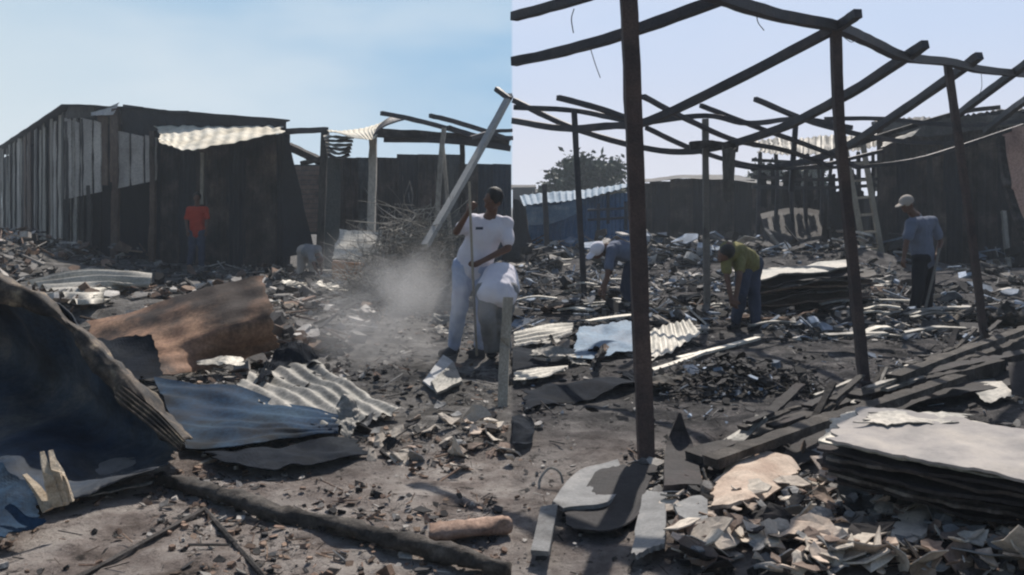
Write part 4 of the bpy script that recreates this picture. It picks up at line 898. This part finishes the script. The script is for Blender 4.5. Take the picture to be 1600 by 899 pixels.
o = rubble('rubble_mass', [(.05, 6, 5.5, 10.8, 5200, .015, .1, .03)], [('rubble_light', 2), ('rubble_dark', 7), ('rubble_blue', 1)], 7); tag(o, 'fine charcoal and ash over the bare patch under the roof frame', 'rubble')
o = rubble('rubble_mass', [(1.15, 2.5, 6.85, 7.9, 2200, .03, .13, .13)], [('rubble_dark', 12), ('rubble_blue', 1)], 8); tag(o, 'black charcoal heap on the bare patch between the posts', 'charcoal heap')
o = rubble('rubble_mass', [(.02, 1.0, 3.5, 5.6, 600, .008, .05, .02), (.7, 3.2, 3.3, 4.8, 3600, .02, .11, .07), (.7, 2.9, 4.2, 5.4, 900, .03, .14, .05)], [('rubble_light', 5), ('rubble_dark', 3), ('rubble_brown', 3)], 9); tag(o, 'broken bits between the shards in the right foreground', 'rubble')
o = rubble('rubble_mass', [(2.9, 5.3, 9.6, 11.4, 1500, .05, .3, .12), (4.5, 9.5, 10.5, 18, 1800, .05, .4, .1), (3.6, 5.6, 5.6, 8, 1200, .03, .14, .08)], [('rubble_light', 4), ('rubble_dark', 5), ('rubble_blue', 2)], 10); tag(o, 'debris around the feet of the capped man', 'rubble')

# ================================================================ PEOPLE
def capsule(bm, a, b, ra, rb):
    for p, r in ((a, ra), (b, rb)):
        bmesh.ops.create_icosphere(bm, subdivisions=2, radius=r, matrix=Matrix.Translation(p))
    d = b - a
    if d.length > 1e-4:
        m = Matrix.Translation((a + b) / 2) @ d.to_track_quat('Z', 'Y').to_matrix().to_4x4()
        bmesh.ops.create_cone(bm, cap_ends=True, segments=14, radius1=ra, radius2=rb, depth=d.length, matrix=m)
def blob(bm, c, r, rot=None):
    m = Matrix.Translation(c) @ (rot.to_4x4() if rot else Matrix.Identity(4)) @ Matrix.Diagonal((*r, 1))
    bmesh.ops.create_icosphere(bm, subdivisions=3, radius=1, matrix=m)
def skinned(name, fn, vox, m, parent, sm=4, wrinkle=0.0):
    bm = bmesh.new(); fn(bm); me = bpy.data.meshes.new(name); bm.to_mesh(me); bm.free()
    tmp = bpy.data.objects.new('tmp', me); C.objects.link(tmp)
    md = tmp.modifiers.new('r', 'REMESH'); md.mode = 'VOXEL'; md.voxel_size = vox
    s = tmp.modifiers.new('s', 'SMOOTH'); s.iterations = sm; s.factor = .5
    dg = bpy.context.evaluated_depsgraph_get(); e = tmp.evaluated_get(dg)
    nm = bpy.data.meshes.new_from_object(e); bpy.data.objects.remove(tmp); bpy.data.meshes.remove(me)
    if wrinkle:
        nm.update()
        nn = [v.normal.copy() for v in nm.vertices]
        for v, n in zip(nm.vertices, nn):
            v.co += n * wrinkle * (noise.noise(v.co * 9) + .7 * noise.noise(Vector((v.co.x * 22, v.co.y * 22, v.co.z * 9))))
    base = LOC[parent.name]
    for v in nm.vertices: v.co -= base
    nm.materials.clear(); nm.materials.append(M[m]); nm.polygons.foreach_set('use_smooth', [True] * len(nm.polygons))
    nm.name = name
    o = bpy.data.objects.new(name, nm); C.objects.link(o); o.parent = parent; LOC[o.name] = base.copy(); return o
def person(label, J, d, shirt, trous, look, hat=None, sleeve='short', vox=.01, hairc='hair', wide=1.0, shoe='cloth_black'):
    """J: pixel joints (px,py,depth offset): head neck ls rs le re lh rh hip lk rk la ra (l/r as seen in the picture)"""
    P = {k: W(v[0], v[1], d + v[2]) for k, v in J.items()}
    for k in ('la', 'ra'): P[k].z = max(P[k].z, hgt(P[k].x, P[k].y) + .07)
    t = thing('person', label, 'person', Vector(((P['la'].x + P['ra'].x) / 2, (P['la'].y + P['ra'].y) / 2, hgt(P['la'].x, P['la'].y))))
    hd, nk, hp = P['head'], P['neck'], P['hip']
    lk = Vector(look).normalized()
    upv = (hd - nk).normalized()
    sdv = lk.cross(upv).normalized(); upv = sdv.cross(lk).normalized()
    rot = Matrix((sdv, lk, upv)).transposed()
    sh_dir = (P['rs'] - P['ls']).normalized(); hw = .085
    hl, hr = hp - sh_dir * hw, hp + sh_dir * hw
    hl.z = hr.z = hp.z
    spine = nk - hp; chest = hp + spine * .66
    def hand(bm, w_, el, target_down=True):
        dr = (w_ - el).normalized(); pl = w_ + dr * .035
        side = dr.cross(lk).normalized() if dr.cross(lk).length > .1 else sdv
        capsule(bm, w_, pl + dr * .03, .026, .03)
        pn = dr.cross(side).normalized()
        for q, (o_, L_) in enumerate(((-.028, .058), (-.010, .068), (.010, .064), (.027, .05))):
            b0 = pl + dr * .035 + side * o_; k1 = b0 + dr * L_ * .45 + pn * .012; k2 = k1 + dr * L_ * .2 + pn * L_ * .5
            capsule(bm, b0, k1, .0098, .009); capsule(bm, k1, k2, .009, .0085)
        th0 = w_ + dr * .03 + side * -.03; capsule(bm, th0, th0 + dr * .03 + side * -.025 + pn * .02, .012, .010)
    def body(bm):
        blob(bm, hd, (.073, .092, .105), rot)
        blob(bm, hd + lk * .035 - upv * .055, (.05, .055, .05), rot)        # jaw
        capsule(bm, hd + lk * .088 + upv * .01, hd + lk * .108 - upv * .018, .009, .015)   # nose
        for s in (-1, 1):
            blob(bm, hd + sdv * s * .075 - upv * .01, (.013, .022, .032), rot)
            capsule(bm, hd + lk * .084 + sdv * s * .02 + upv * .028, hd + lk * .078 + sdv * s * .045 + upv * .026, .010, .009)  # brow
        capsule(bm, hd + lk * .085 - upv * .052 - sdv * .018, hd + lk * .085 - upv * .052 + sdv * .018, .009, .009)  # lips
        capsule(bm, hd - upv * .06, nk - upv * .02, .052, .058)
        capsule(bm, P['ls'], P['rs'], .06, .06); capsule(bm, P['ls'] * .55 + chest * .45, P['rs'] * .55 + chest * .45, .09, .09)
        capsule(bm, nk - upv * .02, chest, .075, .11); capsule(bm, chest, hp, .115, .12); capsule(bm, hl, hr, .095, .095)
        for s, e, h_ in (('ls', 'le', 'lh'), ('rs', 're', 'rh')):
            capsule(bm, P[s], P[e], .05, .036); capsule(bm, P[e], P[h_], .037, .025); hand(bm, P[h_], P[e])
        for s, k, a in ((hl, 'lk', 'la'), (hr, 'rk', 'ra')):
            capsule(bm, s, P[k], .085, .052); capsule(bm, P[k], P[a], .053, .036)
            capsule(bm, P[a] + Vector((0, 0, -.02)), P[a] + Vector((lk.x, lk.y, 0)).normalized() * .15 + Vector((0, 0, -.04)), .035, .028)
    skinned('body', body, vox, 'skin', t)
    def shirt_(bm):
        capsule(bm, P['ls'], P['rs'], .078, .078); capsule(bm, nk - upv * .045, chest, .085, .135); capsule(bm, chest, hp, .137, .142)
        capsule(bm, P['ls'] * .55 + chest * .45, P['rs'] * .55 + chest * .45, .11 * wide, .11 * wide)
        w0 = hp + spine * .25
        capsule(bm, P['ls'] * .25 + chest * .75, w0 - sh_dir * .05, .125 * wide, .12 * wide); capsule(bm, P['rs'] * .25 + chest * .75, w0 + sh_dir * .05, .125 * wide, .12 * wide)
        capsule(bm, w0 - sh_dir * .06, hp - sh_dir * .06 - spine.normalized() * .04, .12 * wide, .115 * wide); capsule(bm, w0 + sh_dir * .06, hp + sh_dir * .06 - spine.normalized() * .04, .12 * wide, .115 * wide)
        for s, e, h_ in (('ls', 'le', 'lh'), ('rs', 're', 'rh')):
            if sleeve == 'short': capsule(bm, P[s], lerp(P[s], P[e], .72), .07, .066)
            else: capsule(bm, P[s], P[e], .066, .052); capsule(bm, P[e], lerp(P[e], P[h_], .85), .052, .042)
    skinned('shirt', shirt_, .014, shirt, t, 3, .012)
    def tr(bm):
        capsule(bm, hl, hr, .125, .125)
        for s, k, a in ((hl, 'lk', 'la'), (hr, 'rk', 'ra')):
            capsule(bm, s, P[k], .108, .078); capsule(bm, P[k], lerp(P[k], P[a], .93), .08, .066)
    skinned('trousers', tr, .014, trous, t, 3, .012)
    for a in ('la', 'ra'):
        fd = Vector((lk.x, lk.y, 0)).normalized()
        skinned('shoe', lambda bm: (capsule(bm, P[a] + Vector((0, 0, -.03)) - fd * .03, P[a] + fd * .15 + Vector((0, 0, -.045)), .048, .038),), .012, shoe, t)
    if hat:
        def hf(bm):
            blob(bm, hd + upv * .035 - lk * .008, (.088, .105, .085), rot); blob(bm, hd + upv * .045 + lk * .12, (.06, .075, .012), rot)
        skinned('cap', hf, .009, hat, t, 2)
        skinned('hair', lambda bm: blob(bm, hd - lk * .02 + upv * .0, (.081, .088, .085), rot), .01, hairc, t, 1, .004)
    else:
        def hf(bm):
            blob(bm, hd + upv * .03 - lk * .022, (.086, .096, .097), rot); blob(bm, hd - lk * .035 - upv * .02, (.078, .07, .08), rot)
        skinned('hair', hf, .009, hairc, t, 2, .008)
    return t, P
J = dict(head=(770, 312, -.12), neck=(766, 338, -.05), ls=(737, 346, 0), rs=(791, 350, -.02), le=(713, 362, -.15), re=(794, 388, -.12), lh=(731, 333, -.28), rh=(752, 409, -.3),
         hip=(738, 418, 0), lk=(717, 488, -.1), rk=(755, 488, .0), la=(708, 555, 0), ra=(751, 548, .12))
pw, PW = person('worker in white t-shirt and pale jeans holding a long tool handle in the dust', J, 8.75, 'cloth_white', 'cloth_denim', (-.75, -.75, -.55), vox=.0075, wide=1.05)
v, f = boxvf(W(749, 357, 8.47), .07, .01, .025); link('shirt_print', v, f, 'cloth_navy', pw)
hoe = thing('long_hoe', 'long handled hoe gripped by the worker in white', 'tool', on(745, 560))
v, f = sweep([W(733, 284, 8.4), W(738, 410, 8.38), W(745, 556, 8.4)], .026, sides=8); link('handle', v, f, 'wood_pale', hoe)
v, f = boxvf(on(745, 560) + Vector((0, 0, .03)), .16, .02, .09); link('blade', v, f, 'frame_steel', hoe)
pan = thing('metal_scoop', 'pale faced metal scoop with dark underside at the feet of the worker in white', 'scoop', on(690, 608))
v, f = patch(rows2([[(692, 556, 8.0), (708, 566, 7.9)], [(660, 598, 7.6), (678, 612, 7.5)]]), 8, 10, nz=(.01, 6), thick=.012); link('face', v, f, 'metal_white', pan)
v, f = patch(rows2([[(708, 568, 7.85), (722, 600, 7.7)], [(672, 600, 7.5), (682, 618, 7.35)]]), 8, 8, nz=(.015, 5), thick=.02); link('side', v, f, 'sheet_grey', pan)
J = dict(head=(785, 428, .42), neck=(784, 422, .3), ls=(768, 432, .22), rs=(798, 434, .24), le=(770, 462, .1), re=(798, 466, .2), lh=(772, 492, .02), rh=(795, 496, .1),
         hip=(777, 456, .0), lk=(761, 498, -.12), rk=(786, 498, .0), la=(768, 548, .12), ra=(789, 548, .15))
person('stooping worker in white shirt and grey trousers beside the worker in white', J, 8.3, 'cloth_white', 'cloth_grey_light', (.15, .75, -.65), wide=1.15)
J = dict(head=(308, 309, 0), neck=(308, 323, .02), ls=(296, 328, 0), rs=(321, 328, 0), le=(291, 345, -.05), re=(325, 345, -.05), lh=(293, 362, -.2), rh=(322, 362, -.2),
         hip=(308, 364, 0), lk=(300, 392, -.05), rk=(315, 392, -.05), la=(296, 416, 0), ra=(315, 418, 0))
person('person in bright red orange shirt standing before the dark shed wall', J, 20.4, 'cloth_red', 'cloth_navy', (.3, -1, -.3), vox=.016)
J = dict(head=(497, 408, -.2), neck=(492, 396, -.15), ls=(484, 393, -.2), rs=(497, 389, .0), le=(490, 412, -.35), re=(500, 408, -.1), lh=(496, 425, -.4), rh=(502, 422, -.2),
         hip=(478, 392, .1), lk=(471, 414, 0), rk=(487, 414, .05), la=(468, 437, 0), ra=(490, 437, .1))
person('distant worker in beige trousers bending over left of the orange box', J, 17.3, 'cloth_grey_light', 'cloth_beige', (.8, -.3, -.6), vox=.016)
J = dict(head=(934, 392, -.2), neck=(949, 386, -.1), ls=(955, 392, -.25), rs=(962, 386, .1), le=(950, 426, -.35), re=(955, 420, 0), lh=(944, 455, -.4), rh=(940, 450, -.1),
         hip=(993, 398, 0), lk=(978, 446, -.05), rk=(994, 446, .05), la=(985, 498, 0), ra=(1000, 496, .1))
person('worker bent double behind the near leaning post', J, 11.7, 'cloth_blue', 'cloth_navy', (-.7, -.3, -.75), hat='cloth_white', vox=.012)
J = dict(head=(1133, 397, -.3), neck=(1138, 386, -.15), ls=(1134, 400, -.25), rs=(1158, 392, -.1), le=(1136, 432, -.35), re=(1155, 432, -.35), lh=(1142, 465, -.4), rh=(1150, 466, -.4),
         hip=(1170, 412, .2), lk=(1158, 460, .0), rk=(1178, 458, .1), la=(1150, 515, .1), ra=(1182, 518, .0))
person('worker in yellow shirt bent over with arms hanging down', J, 10.6, 'cloth_yellow', 'cloth_navy', (-.6, -.6, -.7), vox=.012)
J = dict(head=(1417, 319, -.05), neck=(1429, 336, 0), ls=(1424, 350, -.18), rs=(1456, 346, .12), le=(1416, 380, -.3), re=(1470, 378, .1), lh=(1412, 404, -.35), rh=(1464, 398, -.05),
         hip=(1444, 404, 0), lk=(1434, 452, -.08), rk=(1450, 450, .06), la=(1427, 500, -.05), ra=(1448, 500, .12))
pc, PC = person('man in blue grey shirt, black trousers and pale cap leaning on a stick', J, 11.7, 'cloth_blue', 'cloth_black', (-.8, -.35, -.45), hat='cloth_beige', sleeve='short', vox=.011, hairc='hair')
v, f = sweep([W(1468, 388, 11.55), W(1456, 440, 11.5), W(1441, 502, 11.5)], .035, sides=7, jit=.1); tag(link('walking_stick', v, f, 'pale_post'), 'wooden stick held by the capped man at his right side', 'stick')

# ================================================================ dust cloud
def dust():
    m = bpy.data.materials.new('dust'); m.use_nodes = True; t = m.node_tree; t.nodes.clear(); L = t.links.new
    tc_ = t.nodes.new('ShaderNodeTexCoord')
    ln = t.nodes.new('ShaderNodeVectorMath'); ln.operation = 'LENGTH'; L(tc_.outputs['Object'], ln.inputs[0])
    n = t.nodes.new('ShaderNodeTexNoise'); n.inputs['Scale'].default_value = 2.1; n.inputs['Detail'].default_value = 6; L(tc_.outputs['Object'], n.inputs['Vector'])
    fall = smooth(t, ln.outputs['Value'], 1.0, .0)
    den = mathn(t, 'MULTIPLY', mathn(t, 'MULTIPLY', fall, smooth(t, n.outputs[0], .42, .66)), 1.7)
    v = t.nodes.new('ShaderNodeVolumePrincipled'); v.inputs['Color'].default_value = (.8, .8, .82, 1); v.inputs['Anisotropy'].default_value = .35
    L(den, v.inputs['Density']); out = t.nodes.new('ShaderNodeOutputMaterial'); L(v.outputs[0], out.inputs['Volume']); M['dust'] = m
dust()
me = bpy.data.meshes.new('dust_cloud'); bm = bmesh.new(); bmesh.ops.create_icosphere(bm, subdivisions=3, radius=1); bm.to_mesh(me); bm.free(); me.materials.append(M['dust'])
o = bpy.data.objects.new('dust_cloud', me); C.objects.link(o); o.location = (-1.1, 8.2, .5); o.scale = (1.2, 1.1, .95); tag(o, 'thin pale dust cloud rising at the feet of the worker in white', 'dust', kind='stuff')

# haze
m = bpy.data.materials.new('haze'); m.use_nodes = True; t = m.node_tree; t.nodes.clear()
v = t.nodes.new('ShaderNodeVolumePrincipled'); v.inputs['Color'].default_value = (.78, .88, 1.0, 1); v.inputs['Density'].default_value = .0017; v.inputs['Anisotropy'].default_value = .4
out = t.nodes.new('ShaderNodeOutputMaterial'); t.links.new(v.outputs[0], out.inputs['Volume']); M['haze'] = m
vv, ff = boxvf((0, 200, 3.5), 800, 430, 9.6)
me = bpy.data.meshes.new('haze'); me.from_pydata(vv, [], ff); me.materials.append(m)
o = bpy.data.objects.new('haze', me); C.objects.link(o); tag(o, kind='stuff')
